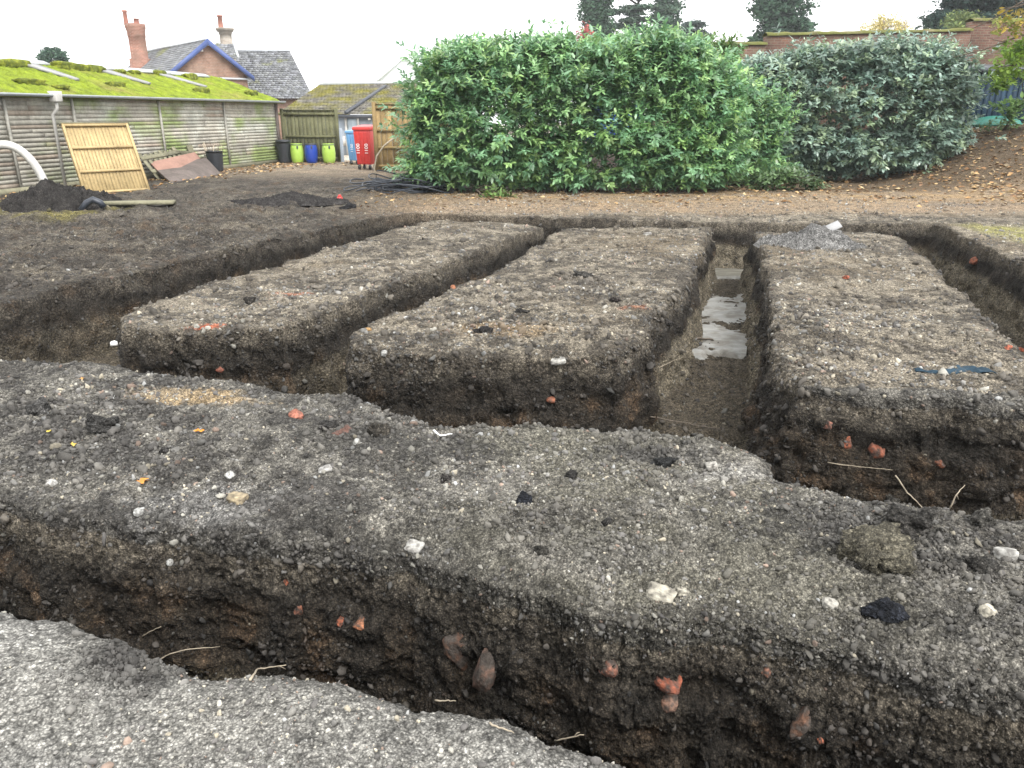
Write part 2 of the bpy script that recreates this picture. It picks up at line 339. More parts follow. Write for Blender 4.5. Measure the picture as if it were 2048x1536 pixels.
def base_z(x, y):
    """gentle lie of the land without the trenches"""
    b = sst(8.2, 13.2, x) * sst(14.0, 21.0, y) * 1.25
    b = b + sst(10, 30, x) * .3 * sst(10, 20, y)
    drop = -.3 * sst(27, 36, y) * sst(1, -4, x)
    return b + drop
def ground_raw(XY):
    x = XY[:, 0].astype(np.float64); y = XY[:, 1].astype(np.float64)
    P = np.stack([x, y, np.zeros_like(x)], 1)
    near = (np.hypot(x, y) < 16)
    wx = np.zeros_like(x); wy = np.zeros_like(x); wn = np.zeros_like(x)
    Pn = P[near]
    wx[near] = .06 * pn(Pn, 2.1, 1) + .035 * pn(Pn, 6, 2) + .012 * pn(Pn, 17, 3)
    wy[near] = .06 * pn(Pn, 2.1, 4) + .035 * pn(Pn, 6, 5) + .012 * pn(Pn, 17, 6)
    wn[near] = pn(Pn, 1.4, 7)
    sd_ = np.full(x.shape, -1e9)
    for p in LANDS:
        sd_ = np.maximum(sd_, poly_sd(x + wx, y + wy, p))
    top = base_z(x, y)
    amp = 1 - .7 * sst(14, 20, np.hypot(x, y))
    lo = .035 * pn(P, .7, 20) + .026 * pn(P, 2.0, 21)
    # rougher ground at the left, a rounded crown on the near ridge
    lf = sst(-3.2, -4.5, x + (y - 9) * -.3) * sst(7.0, 9.0, y) * sst(24, 18, y)
    lo = lo + lf * (.08 * pn(P, 1.7, 22) + .06 * (.3 - np.abs(pn(P, 3.6, 23))) + .035 * pn(P, 8, 24))
    top = top + lo * amp
    # lip rounding
    rid = sst(5.6, 4.9, y)
    lipw = .09 + .06 * rid; lipd = .015 + .018 * rid
    lip = lipd * np.clip(1 - sd_ / lipw, 0, 1) ** 2
    depth = .74 + .14 * sst(6, 3.5, y) + .12 * sst(3, 2, y)
    d = np.maximum(-sd_, 0)
    wdt = np.clip(.14 + .06 * wn, .07, .24)
    t = np.clip(d / wdt, 0, 1.3)
    prof = np.interp(t, [0, .06, .45, .74, .90, 1.0, 1.3], [0, .10, .52, .86, .96, .99, 1.0])
    fl = (.03 * pn(P, 3.0, 25) + .028 * pn(P, 9, 26) + .015 * pn(P, 25, 27)) * sst(.8, 1.1, t)
    z = top - lip - (depth - lipd) * prof + fl
    return z, sd_, t

t0 = time.time()
NA, NR = 150, 90
rr = .35 * (128 / .35) ** (np.arange(NR) / (NR - 1)); aa = np.linspace(0, 2 * np.pi, NA, endpoint=False)
V = np.concatenate([[[0, 0]], np.stack([(rr[:, None] * np.sin(aa)[None]).ravel(), (rr[:, None] * np.cos(aa)[None]).ravel()], 1)])
I = 1 + np.arange(NR)[:, None] * NA + np.arange(NA)[None]
a_, b_, c_, d_ = I[:-1], np.roll(I, -1, 1)[:-1], np.roll(I, -1, 1)[1:], I[1:]
T = np.concatenate([np.stack([a_, c_, b_], -1).reshape(-1, 3), np.stack([a_, d_, c_], -1).reshape(-1, 3), np.stack([np.zeros(NA, int), I[0], np.roll(I[0], -1)], 1)])
Z, SDV, TV = ground_raw(V)
def thr(mx_, my_, mz_):
    d = np.sqrt(mx_ ** 2 + my_ ** 2 + (mz_ - EYE) ** 2); azm = np.abs(np.arctan2(mx_, my_))
    k = .0046 * d * (1 + np.clip((d - 14) / 10, 0, 6))
    k = np.where(d > 34, .12 * d, k)
    out = azm > R(44)
    k = np.where(out, np.maximum(k * 5, .04), k)
    k = np.where(out & (azm > R(70)), np.maximum(.10 * d, .15), k)
    return np.maximum(k, .006)
for it in range(30):
    P3 = np.column_stack([V, Z]); nV = len(V); nT = len(T)
    E = np.concatenate([T[:, [0, 1]], T[:, [1, 2]], T[:, [2, 0]]]); E.sort(axis=1)
    key = E[:, 0].astype(np.int64) * nV + E[:, 1]
    uk, inv = np.unique(key, return_inverse=True)
    ea, eb = uk // nV, uk % nV
    Ln = np.linalg.norm(P3[ea] - P3[eb], axis=1); mid = (P3[ea] + P3[eb]) / 2
    mark = (Ln > thr(mid[:, 0], mid[:, 1], mid[:, 2])) & (np.linalg.norm(V[ea] - V[eb], axis=1) > .0018)
    print(it, nV, nT, mark.sum(), flush=True)
    if mark.sum() < 50: break
    inv = inv.reshape(3, nT).T
    lon = inv[np.arange(nT), np.argmax(Ln[inv], axis=1)]
    for _ in range(3):
        mk = mark[inv]; mark[lon[mk.any(1)]] = True
    mk = mark[inv]
    nid = np.full(len(uk), -1); nid[mark] = nV + np.arange(mark.sum())
    newV = mid[mark][:, :2]; zn, sn, tn = ground_raw(newV)
    V = np.concatenate([V, newV]); Z = np.concatenate([Z, zn]); SDV = np.concatenate([SDV, sn]); TV = np.concatenate([TV, tn])
    cnt = mk.sum(1); out = [T[cnt == 0]]
    for k in range(3):
        s = (cnt == 1) & mk[:, k]; t = T[s]; a, b, c = t[:, k], t[:, (k + 1) % 3], t[:, (k + 2) % 3]; m_ = nid[inv[s, k]]
        out += [np.stack([a, m_, c], 1), np.stack([m_, b, c], 1)]
        s = (cnt == 2) & ~mk[:, k]; t = T[s]   # unmarked edge k: (c,a)
        c, a, b = t[:, k], t[:, (k + 1) % 3], t[:, (k + 2) % 3]; m0 = nid[inv[s, (k + 1) % 3]]; m1 = nid[inv[s, (k + 2) % 3]]
        out += [np.stack([m0, b, m1], 1), np.stack([a, m0, m1], 1), np.stack([a, m1, c], 1)]
    s = cnt == 3; t = T[s]; m0, m1, m2 = nid[inv[s, 0]], nid[inv[s, 1]], nid[inv[s, 2]]
    out += [np.stack([t[:, 0], m0, m2], 1), np.stack([m0, t[:, 1], m1], 1), np.stack([m2, m1, t[:, 2]], 1), np.stack([m0, m1, m2], 1)]
    T = np.concatenate(out)
print('refine', it, len(V), len(T), time.time() - t0)
P3 = np.column_stack([V, Z]).astype(np.float32)
def vnormals(P, T):
    fn = np.cross(P[T[:, 1]] - P[T[:, 0]], P[T[:, 2]] - P[T[:, 0]])
    n = np.stack([sum(np.bincount(T[:, k], fn[:, c], len(P)) for k in range(3)) for c in range(3)], 1)
    return n / np.maximum(np.linalg.norm(n, axis=1)[:, None], 1e-12)
VN = vnormals(P3, T)
if VN[:, 2].mean() < 0: T = T[:, ::-1].copy(); VN = -VN
VD = np.linalg.norm(P3 - np.array([0, 0, EYE], np.float32), axis=1)
wall = sst(.02, .25, TV) * sst(1.12, .95, TV); pit = sst(.0, .1, TV); floor_ = sst(.95, 1.1, TV)
x, y = P3[:, 0], P3[:, 1]
near = VD < 40
# ---- displacement along the normal
disp = np.zeros(len(P3), np.float32)
cell = .0040 * VD * (1 + np.clip((VD - 14) / 10, 0, 6))
lfz = sst(-2.5, -3.2, x + (y - 9) * -.3) * sst(5.2, 6.5, y) * sst(26, 20, y)
slab = sst(2.1, 1.7, y + .35 * x)          # compacted near slab
for f, aw, at_, seed, bill in ((4.5, .040, .017, 30, 0), (11, .026, .010, 31, 0), (24, .022, .016, 32, 1), (48, .014, .0145, 33, 1), (95, .008, .009, 34, 1), (180, .003, .0032, 35, 1)):
    s = near & (1 / f > 1.6 * cell)
    n = pn(P3[s], f, seed)
    if bill: n = (.35 - np.abs(n)) * 1.6
    patch = .65 + .7 * np.clip(pn(P3[s], 1.3, 40 + seed) + .4, 0, 1.2)
    A = (aw * wall[s] + at_ * (1 - wall[s]) * (1 - .6 * slab[s]) * (1 + 1.7 * lfz[s])) * patch
    disp[s] += n * A
s = (wall > .03) & (VD < 14)
st_ = pn(P3[s] * np.array([2.2, 2.2, 8.]), 1, 55) + .6 * pn(P3[s] * np.array([5, 5, 16.]), 1, 56)
disp[s] += (st_ * wall[s] * np.where(y[s] < 5.6, .034, .012)).astype(np.float32)
# scrape marks left by the bucket on the cut faces
tdir = np.array([.29, .957, 0]); 
for w1, sd_ in ((tdir, 3), (np.array([.957, -.29, 0]), 4)):
    fac_ = np.abs(VN @ np.array([w1[1], -w1[0], 0])) ** 2; dv_ = w1 * .75 + np.array([0, 0, -.66]); e1_ = w1 * .66 + np.array([0, 0, .75]); s = (wall > .05) & (fac_ > .2) & (VD < 14)
    g_ = pn(np.stack([P3[s] @ dv_ * 1.6, P3[s] @ e1_ * 13, P3[s] @ e1_ * 0], 1), 1, 44 + sd_) + .5 * pn(np.stack([P3[s] @ dv_ * 2.5, P3[s] @ e1_ * 34, P3[s] @ e1_ * 0], 1), 1, 48 + sd_)
    disp[s] += (g_ * wall[s] * fac_[s] * np.where(P3[s][:, 1] > 5.3, .017, 0.)).astype(np.float32)
# keep the far ground calm
disp *= (1 - .6 * sst(16, 26, VD)).astype(np.float32)
PD = P3 + VN.astype(np.float32) * disp[:, None]
# ---- colours of the soil itself
def mixc(a, b, t): return a * (1 - t[:, None]) + np.asarray(b, np.float32) * t[:, None]
Pf = P3
n1 = pn(Pf, .55, 50); n2 = pn(Pf, 1.6, 51); n3 = pn(Pf, 5, 52); n4 = pn(Pf, 14, 53); n5 = pn(Pf, 40, 54)
C = np.tile(np.array([.190, .180, .160], np.float32), (len(Pf), 1))
C = mixc(C, (.050, .047, .044), np.clip(.46 + 1.6 * n2 + 1.9 * n3 + 1.6 * n4 + .8 * n5, 0, 1) * .82)
C = mixc(C, (.18, .155, .118), np.clip(.9 * n1 + .8 * n3 - .15, 0, 1) * .55)
# dark left field
C = mixc(C, (.060, .057, .055), np.clip(lfz * (.72 + .5 * n2 + .5 * n4), 0, .95))
C = mixc(C, (.12, .09, .066), np.clip(lfz * (n3 + .5 * n1 + .4 * n4 - .2), 0, .55))
# back strip with trodden leaves
bk = sst(12.2, 13.6, y - .0 * x) * sst(-3.6, -1.2, x)
C = mixc(C, (.31, .25, .19), bk * np.clip(.8 + .4 * n2, 0, 1))
C = mixc(C, (.34, .26, .165), bk * sst(13.3, 16, y) * np.clip(.35 + 1.1 * n2 + .5 * n3, 0, .85))
C = mixc(C, (.26, .205, .15), sst(8.6, 10.5, x) * sst(13.5, 17, y) * np.clip(.55 + .8 * n3, 0, .8))
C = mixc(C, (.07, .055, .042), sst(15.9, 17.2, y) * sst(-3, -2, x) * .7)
# yard in front of the shed
yd = sst(19, 22.5, y) * sst(-2.0, -3.5, x)
C = mixc(C, (.28, .24, .195), yd * np.clip(.6 + .7 * n2, 0, 1))
C = mixc(C, (.42, .41, .39), sst(27.5, 29.5, y))
# near slab: pale trodden gravel
C = mixc(C, (.29, .285, .27), slab * np.clip(.85 + .25 * n2, 0, 1)); C = mixc(C, (.37, .367, .36), slab * np.clip(.2 + .8 * n2 + .3 * n1, 0, .6))
ridge = sst(2.0, 2.3, y + .35 * x) * sst(5.0, 4.6, y + .2 * x) * (1 - pit)
C = mixc(C, (.075, .071, .066), ridge * sst(.2, -1.0, x) * np.clip(.45 + .8 * n3 + .5 * n4, 0, .8))
C = mixc(C, (.20, .19, .155), ridge * np.clip(sst(-.9, .4, x) * sst(2.0, .9, x) * (.30 + .9 * n2 + .6 * n3), 0, .6))
# grass remnant at the right and left
gr = sst(6.3, 6.7, x) * sst(8, 9, y) * sst(11.6, 10.9, y)
C = mixc(C, (.24, .25, .10), gr * np.clip(.75 + .8 * n3, 0, 1) * .85)
gl = sst(-6.3, -7.0, x) * sst(11.5, 12.5, y) * sst(15, 13.8, y)
C = mixc(C, (.21, .20, .075), gl * np.clip(.5 + n3 + n2, 0, 1) * .8)
# walls: dark topsoil, brown fill, grey clay at the foot
zdep = (base_z(x.astype(np.float64), y.astype(np.float64)) - P3[:, 2])
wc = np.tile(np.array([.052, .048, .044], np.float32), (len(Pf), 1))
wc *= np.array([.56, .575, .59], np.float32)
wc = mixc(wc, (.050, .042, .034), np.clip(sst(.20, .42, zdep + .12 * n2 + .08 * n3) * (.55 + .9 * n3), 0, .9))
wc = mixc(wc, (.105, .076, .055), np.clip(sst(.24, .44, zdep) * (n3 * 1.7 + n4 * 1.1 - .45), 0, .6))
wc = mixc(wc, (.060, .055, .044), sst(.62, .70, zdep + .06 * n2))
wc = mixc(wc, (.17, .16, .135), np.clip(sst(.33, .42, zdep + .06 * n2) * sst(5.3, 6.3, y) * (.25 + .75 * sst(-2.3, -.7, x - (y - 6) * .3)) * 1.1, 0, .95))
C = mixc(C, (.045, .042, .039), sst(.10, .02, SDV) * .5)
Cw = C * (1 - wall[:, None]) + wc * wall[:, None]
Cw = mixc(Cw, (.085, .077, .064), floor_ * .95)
C = Cw
# patches with a colour of their own (u, v in the photograph, half sizes in metres, colour, strength)
def spot(u, v, rx, ry, col, k, rag=.6, ang=0, seed=0):
    global C
    cx, cy = gnd(u, v); dx, dy = x - cx, y - cy
    ca, sa = math.cos(ang), math.sin(ang)
    q = np.sqrt(((dx * ca + dy * sa) / rx) ** 2 + ((-dx * sa + dy * ca) / ry) ** 2)
    s = q < 2.2
    nn = pn(Pf[s], 9, 60 + seed) * .5 + pn(Pf[s], 30, 61 + seed) * .5
    tq = np.zeros(len(Pf), np.float32); tq[s] = np.clip((1.15 - q[s] + rag * nn) * 1.6, 0, 1) * k * (1 - wall[s])
    C = mixc(C, col, tq)
spot(390, 795, .40, .12, (.40, .30, .18), .85, .9, -.25)
spot(330, 785, .25, .10, (.36, .29, .20), .6, 1.0, -.2, 3)
spot(1000, 660, .45, .22, (.24, .185, .12), .6, 1.0, 0, 4)
spot(430, 1000, .35, .16, (.25, .245, .24), .6, 1.2, 0, 5)
spot(418, 652, .13, .07, (.42, .11, .055), .65, 1.5, .4, 6)
spot(585, 588, .20, .06, (.40, .13, .07), .5, 1.3, .2, 8)
spot(1270, 620, .14, .07, (.36, .16, .10), .5, 1.3, 0, 9)
spot(1470, 950, .20, .10, (.34, .33, .31), .7, 1.2, 0, 10)
spot(1300, 905, .30, .14, (.045, .043, .042), .8, 1., 0, 11); spot(1080, 1050, .16, .10, (.05, .047, .044), .6, 1.2, 0, 12)
spot(1640, 490, .75, .4, (.13, .13, .128), .6, 1.1, 0, 13)
spot(1230, 1100, .25, .14, (.16, .155, .14), .4, 1.3, 0, 21); spot(600, 1000, .3, .1, (.075, .07, .066), .5, 1.3, 0, 22); spot(1750, 1060, .55, .28, (.06, .058, .055), .8, 1.2, 0, 23); spot(900, 900, .3, .14, (.055, .053, .05), .7, 1.4, 0, 26); spot(700, 880, .35, .15, (.06, .058, .054), .7, 1.3, 0, 27); spot(1950, 1250, .3, .14, (.07, .068, .064), .6, 1.2, 0, 28); spot(200, 900, .5, .2, (.075, .072, .068), .5, 1.3, 0, 24)
spot(1180, 560, .5, .35, (.09, .085, .08), .5, 1.4, 0, 14)
spot(240, 1322, .2, .10, (.035, .033, .031), .92, .8, -.6, 15)
spot(1930, 410, .8, .3, (.12, .125, .14), .5, 1.2, 0, 16)
spot(760, 445, .9, .5, (.08, .078, .07), .4, 1.2, 0, 17)
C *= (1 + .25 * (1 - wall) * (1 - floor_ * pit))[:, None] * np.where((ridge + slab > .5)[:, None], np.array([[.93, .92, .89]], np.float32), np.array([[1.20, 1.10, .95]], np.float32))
C *= (1 - .26 * lfz * (1 - pit))[:, None]
C *= (1 - .16 * bk * (1 - pit))[:, None]
C = np.clip(C, .01, .9)
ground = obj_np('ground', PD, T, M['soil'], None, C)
tag(ground, 'dark gravelly soil cut by straight trenches', None, None, 'structure')
bpy.context.view_layer.update()
print('ground', time.time() - t0)

def hit(u, v):
    d = ray(u, v).normalized()
    ok, loc, nor, _ = ground.ray_cast(Vector((0, 0, EYE)), d)
    if not ok: return Vector((*gnd(u, v), 0)), Vector((0, 0, 1))
    return loc, nor
def down(x_, y_):
    ok, loc, nor, _ = ground.ray_cast(Vector((x_, y_, 8)), Vector((0, 0, -1)))
    return loc.z if ok else 0.0

# ------------------------------------------------------------------ icospheres
def ico(sub):
    bm = bmesh.new(); bmesh.ops.create_icosphere(bm, subdivisions=sub, radius=1); bm.verts.ensure_lookup_table()
    v = np.array([q.co[:] for q in bm.verts], np.float32); f = np.array([[q.index for q in p.verts] for p in bm.faces]); bm.free(); return v, f
ICO0, ICO1, ICO2, ICO3, ICO4 = ico(1), ico(2), ico(3), ico(4), ico(5)
def rand_rot(n):
    q = RNG.normal(size=(n, 4)); q /= np.linalg.norm(q, axis=1)[:, None]; a, b, c, d = q.T
    return np.stack([np.stack([1 - 2 * (c * c + d * d), 2 * (b * c - a * d), 2 * (b * d + a * c)], 1), np.stack([2 * (b * c + a * d), 1 - 2 * (b * b + d * d), 2 * (c * d - a * b)], 1), np.stack([2 * (b * d - a * c), 2 * (c * d + a * b), 1 - 2 * (b * b + c * c)], 1)], 1)

def scatter(name, n, wfun, sfun, cfun, shape, flat=(.5, .9), sink=.3, label=None, cat=None, jit=.28, faces=None):
    tri = PD[T]; cen = tri.mean(1); fn = np.cross(tri[:, 1] - tri[:, 0], tri[:, 2] - tri[:, 0]); ar = np.linalg.norm(fn, axis=1) / 2
    d = np.linalg.norm(cen - np.array([0, 0, EYE]), axis=1)
    wgt = ar * wfun(cen, d, T); wgt = np.cumsum(wgt); k = np.searchsorted(wgt, RNG.random(n) * wgt[-1])
    k = np.minimum(k, len(T) - 1)
    bc = RNG.dirichlet((1, 1, 1), n); pos = (tri[k] * bc[:, :, None]).sum(1); nor = fn[k] / np.maximum(np.linalg.norm(fn[k], axis=1), 1e-12)[:, None]
    s = sfun(n, d[k]); tv, tf = shape; m = len(tv)
    # variants
    Vt = []
    for _ in range(28):
        q = tv * (1 + jit * (RNG.random((m, 1)) * 2 - 1))
        for _k in range(7):
            pn_ = RNG.normal(size=3); pn_ /= np.linalg.norm(pn_); dd_ = q @ pn_; ex = np.maximum(dd_ - RNG.uniform(.45, .8), 0); q = q - ex[:, None] * pn_[None]
        Vt.append(q)
    Vt = np.stack(Vt)
    vid = RNG.integers(0, 28, n); sc = np.stack([s * RNG.uniform(.75, 1.3, n), s * RNG.uniform(.6, 1.0, n), s * RNG.uniform(*flat, n)], 1)
    Rm = rand_rot(n); loc = Vt[vid] * sc[:, None, :]
    # lie flat-ish: rotate about random axis only a little when flat
    VV = np.einsum('nij,nmj->nmi', Rm, loc) + pos[:, None, :] + nor[:, None, :] * (s * (1 - 2 * sink) * .5)[:, None, None]
    FF = (tf[None] + (np.arange(n) * m)[:, None, None]).reshape(-1, 3)
    cc = np.repeat(cfun(n, pos, k), m, 0)
    o = obj_np(name, VV.reshape(-1, 3), FF, M['stone'], None, cc)
    return tag(o, label, cat, None, 'stuff')

vw = pit; inaz = lambda c: (np.abs(np.arctan2(c[:, 0], c[:, 1])) < R(46))
def w_top(c, d, T): return inaz(c) * (d < 17) / np.maximum(d, 1.5) ** 1.7 * (1 - .72 * vw[T[:, 0]]) * (1 - .3 * slab[T[:, 0]]) * np.clip(.55 + pn(c, 1.1, 70) + .6 * pn(c, 4, 71), .08, 2)
def w_clod(c, d, T):
    q = inaz(c) * (d < 18) / np.maximum(d, 1.5) ** 1.5 * (1 - .55 * vw[T[:, 0]]) * (1 - .93 * slab[T[:, 0]]) * np.clip(pn(c, 1.6, 72) + .9 * pn(c, 5, 73) + .12, .03, 2)
    for u, v, r_, k in ((1300, 900, .35, 5), (240, 1322, .19, 16), (1900, 1130, .5, 5), (150, 850, .7, 3), (1080, 1060, .2, 4), (1750, 1050, .3, 5), (700, 860, .25, 5), (1640, 490, .6, 8), (1165, 560, .5, 3), (840, 1000, .2, 1)):
        gx, gy = gnd(u, v); q = q + k * .35 * ar_near(c, gx, gy, r_) / np.maximum(d, 1.5) ** 1.5
    return q
def ar_near(c, gx, gy, r_): return np.clip(1.2 - np.hypot(c[:, 0] - gx, c[:, 1] - gy) / r_, 0, 1)
def s_grit(n, d): return np.clip(RNG.lognormal(math.log(.0046), .55, n), .0018, .02) * np.clip(d / 3.2, .8, 1.7)
def c_grit(n, p, k):
    base = C[T[k, 0]]; g = RNG.random(n)
    pal = np.array([[.14, .135, .125], [.24, .23, .20], [.30, .27, .21], [.09, .085, .08], [.20, .15, .12], [.28, .28, .27]])[RNG.choice(6, n, p=[.38, .15, .07, .31, .06, .03])]
    k2 = np.clip(base.mean(1) / .16, .25, 1.35)[:, None]
    return pal * k2 * RNG.uniform(.75, 1.2, (n, 1))
scatter('gravel', 52000, w_top, s_grit, c_grit, ICO1, (.5, .9), .32, 'loose grey and buff gravel bits strewn over the dug soil', 'gravel')
def s_clod(n, d): return np.clip(RNG.lognormal(math.log(.0078), .6, n), .003, .032) * np.clip(d / 4.5, .6, 1.35)
def c_clod(n, p, k): return (.38 * C[T[k, 0]] + .55 * np.array([.055, .052, .049])[None]) * RNG.uniform(.6, 1.45, (n, 1))
scatter('soil_crumbs', 42000, w_clod, s_clod, c_clod, ICO1, (.5, .9), .3, 'dark crumbled lumps of soil lying along the trench edges', 'soil crumbs', .34)
print('scatter', time.time() - t0)

# fallen leaves, uncountable
def leaf_scatter(name, n, wfun, smin, smax, pal, label):
    tri = PD[T]; cen = tri.mean(1); fn = np.cross(tri[:, 1] - tri[:, 0], tri[:, 2] - tri[:, 0]); ar = np.linalg.norm(fn, axis=1) / 2
    wgt = np.cumsum(ar * wfun(cen)); k = np.searchsorted(wgt, RNG.random(n) * wgt[-1]); k = np.minimum(k, len(T) - 1)
    pos = (tri[k] * RNG.dirichlet((1, 1, 1), n)[:, :, None]).sum(1); nor = fn[k] / np.maximum(np.linalg.norm(fn[k], axis=1), 1e-12)[:, None]
    ang = RNG.random(n) * 6.283; tx = np.stack([np.cos(ang), np.sin(ang), RNG.normal(0, .35, n)], 1); tx -= nor * (tx * nor).sum(1)[:, None] * .6; tx /= np.linalg.norm(tx, axis=1)[:, None]
    ty = np.cross(nor + RNG.normal(0, .35, (n, 3)), tx); ty /= np.linalg.norm(ty, axis=1)[:, None]; tz = np.cross(tx, ty)
    s = RNG.uniform(smin, smax, n)[:, None]; wd = s * RNG.uniform(.35, .7, (n, 1)); cu = s * RNG.uniform(.05, .4, (n, 1))
    up = nor * (s * .18 + .004)
    vs = np.stack([pos + up - tx * s, pos + up - tx * s * .2 + ty * wd + tz * cu, pos + up + tx * s + tz * cu * .6, pos + up - tx * s * .1 - ty * wd + tz * cu, pos + up * .6 + tx * s * .1], 1)
    f = np.array([[0, 4, 1], [1, 4, 2], [2, 4, 3], [3, 4, 0]])
    F = (f[None] + (np.arange(n) * 5)[:, None, None]).reshape(-1, 3)
    cc = np.repeat(np.array(pal)[RNG.integers(0, len(pal), n)] * RNG.uniform(.6, 1.25, (n, 1)), 5, 0)
    return tag(obj_np(name, vs.reshape(-1, 3), F, M['litter'], None, cc), label, 'fallen leaves', None, 'stuff')
def w_lit(c):
    x_, y_ = c[:, 0], c[:, 1]
    q = sst(13.2, 15.5, y_) * sst(24.5, 22, y_) * sst(-3.6, -2.0, x_) * inaz(c) * np.clip(.5 + pn(c, .8, 80) + .5 * pn(c, 3, 81), .05, 2)
    q += 1.3 * sst(8.5, 10, x_) * sst(12.5, 15, y_) * sst(24, 22, y_)
    # in front of the shed
    dx = x_ + 10.39 - (y_ - 15.92) * .2294
    q += 1.6 * sst(2.6, .4, dx) * sst(-.4, 0, dx) * sst(14, 16, y_) * sst(27.5, 26, y_)
    q += .7 * sst(24.5, 26, y_) * sst(27.3, 26.5, y_) * sst(-3, -4.5, x_)
    q += .02 * inaz(c) * (y_ > 5) * (y_ < 14)
    return q
leaf_scatter('fallen_leaves', 56000, w_lit, .028, .072, [(.36, .22, .10), (.44, .30, .15), (.27, .155, .075), (.50, .38, .21), (.20, .12, .07), (.36, .28, .18)], 'brown and tan fallen leaves littering the back strip and bank')

# ------------------------------------------------------------------ individual stones, bricks, clods, leaves, roots
def lump(name, u, v, sx, sy, col, label, cat, group, boxy=.0, rough=.22, sub=ICO3, lift=.3, seed=None, zs=None, mat_='stone', dirt=0, crumb=0, boxy2=0):
    loc, nor = hit(u, v); d = (loc - Vector((0, 0, EYE))).length / 1560
    rx, rz = sx * d / 2, sy * d / 2; ry = (rx + rz) / 2 if zs is None else zs * d / 2
    v_, f_ = sub; v_ = v_.copy(); sd_ = seed if seed is not None else (u * 7 + v * 13) % 97
    if boxy: 
        p = 2 + 7 * boxy; v_ = v_ / (np.abs(v_) ** p).sum(1)[:, None] ** (1 / p)
    if boxy2:
        if boxy2 == 1: col = tuple(np.array(col) * .72 + np.array((.10, .075, .06)) * .28)
        rq = np.random.default_rng(int(sd_))
        for _ in range(9):
            nn_ = rq.normal(size=3); nn_ /= np.linalg.norm(nn_); ex = np.maximum(v_ @ nn_ - rq.uniform(.55, .9), 0); v_ = v_ - ex[:, None] * nn_[None]
        if boxy2 == 1: rough = .10
    v_ = v_ * (1 + rough * (pn(v_, 1.3, sd_) + .5 * pn(v_, 3, sd_ + 1) + .35 * (.3 - np.abs(pn(v_, 6, sd_ + 2)))))[:, None]
    if crumb: v_ = v_ * (1 + crumb * (.8 * (.3 - np.abs(pn(v_, 4, sd_ + 11))) + .6 * (.3 - np.abs(pn(v_, 9, sd_ + 12))) + .35 * (.3 - np.abs(pn(v_, 18, sd_ + 13)))))[:, None]
    v_ = v_ * np.array([rx, ry, rz])
    rng = random.Random(sd_); Rm = Matrix.Rotation(rng.uniform(-.5, .5), 3, 'Z') @ Matrix.Rotation(rng.uniform(-.35, .35), 3, 'Y') @ Matrix.Rotation(rng.uniform(-.3, .3), 3, 'X')
    v_ = v_ @ np.array(Rm).T
    c = loc + nor * (min(rx, rz) * lift)
    cc = np.array(col)[None] * (1 + .35 * pn(v_ / max(rx, rz), 1.5, sd_ + 5) + .25 * pn(v_ / max(rx, rz), 5, sd_ + 6))[:, None]
    if dirt: cc = mixc(cc, (.055, .048, .042), np.clip(dirt * (.9 + 2.2 * pn(v_ / max(rx, rz), 1.8, sd_ + 8) + 1.2 * pn(v_ / max(rx, rz), 6, sd_ + 9)), 0, .95))
    o = bpy.data.objects.new(name, mesh_np(name, v_, f_, M[mat_], np.clip(cc, .01, .9))); COL.objects.link(o); o.location = c
    return tag(o, label, cat, group)
OR = (.34, .10, .05); RD = (.27, .085, .055); BR = (.24, .11, .07); PK = (.36, .19, .13)
GB = 'broken bricks in the dug soil'
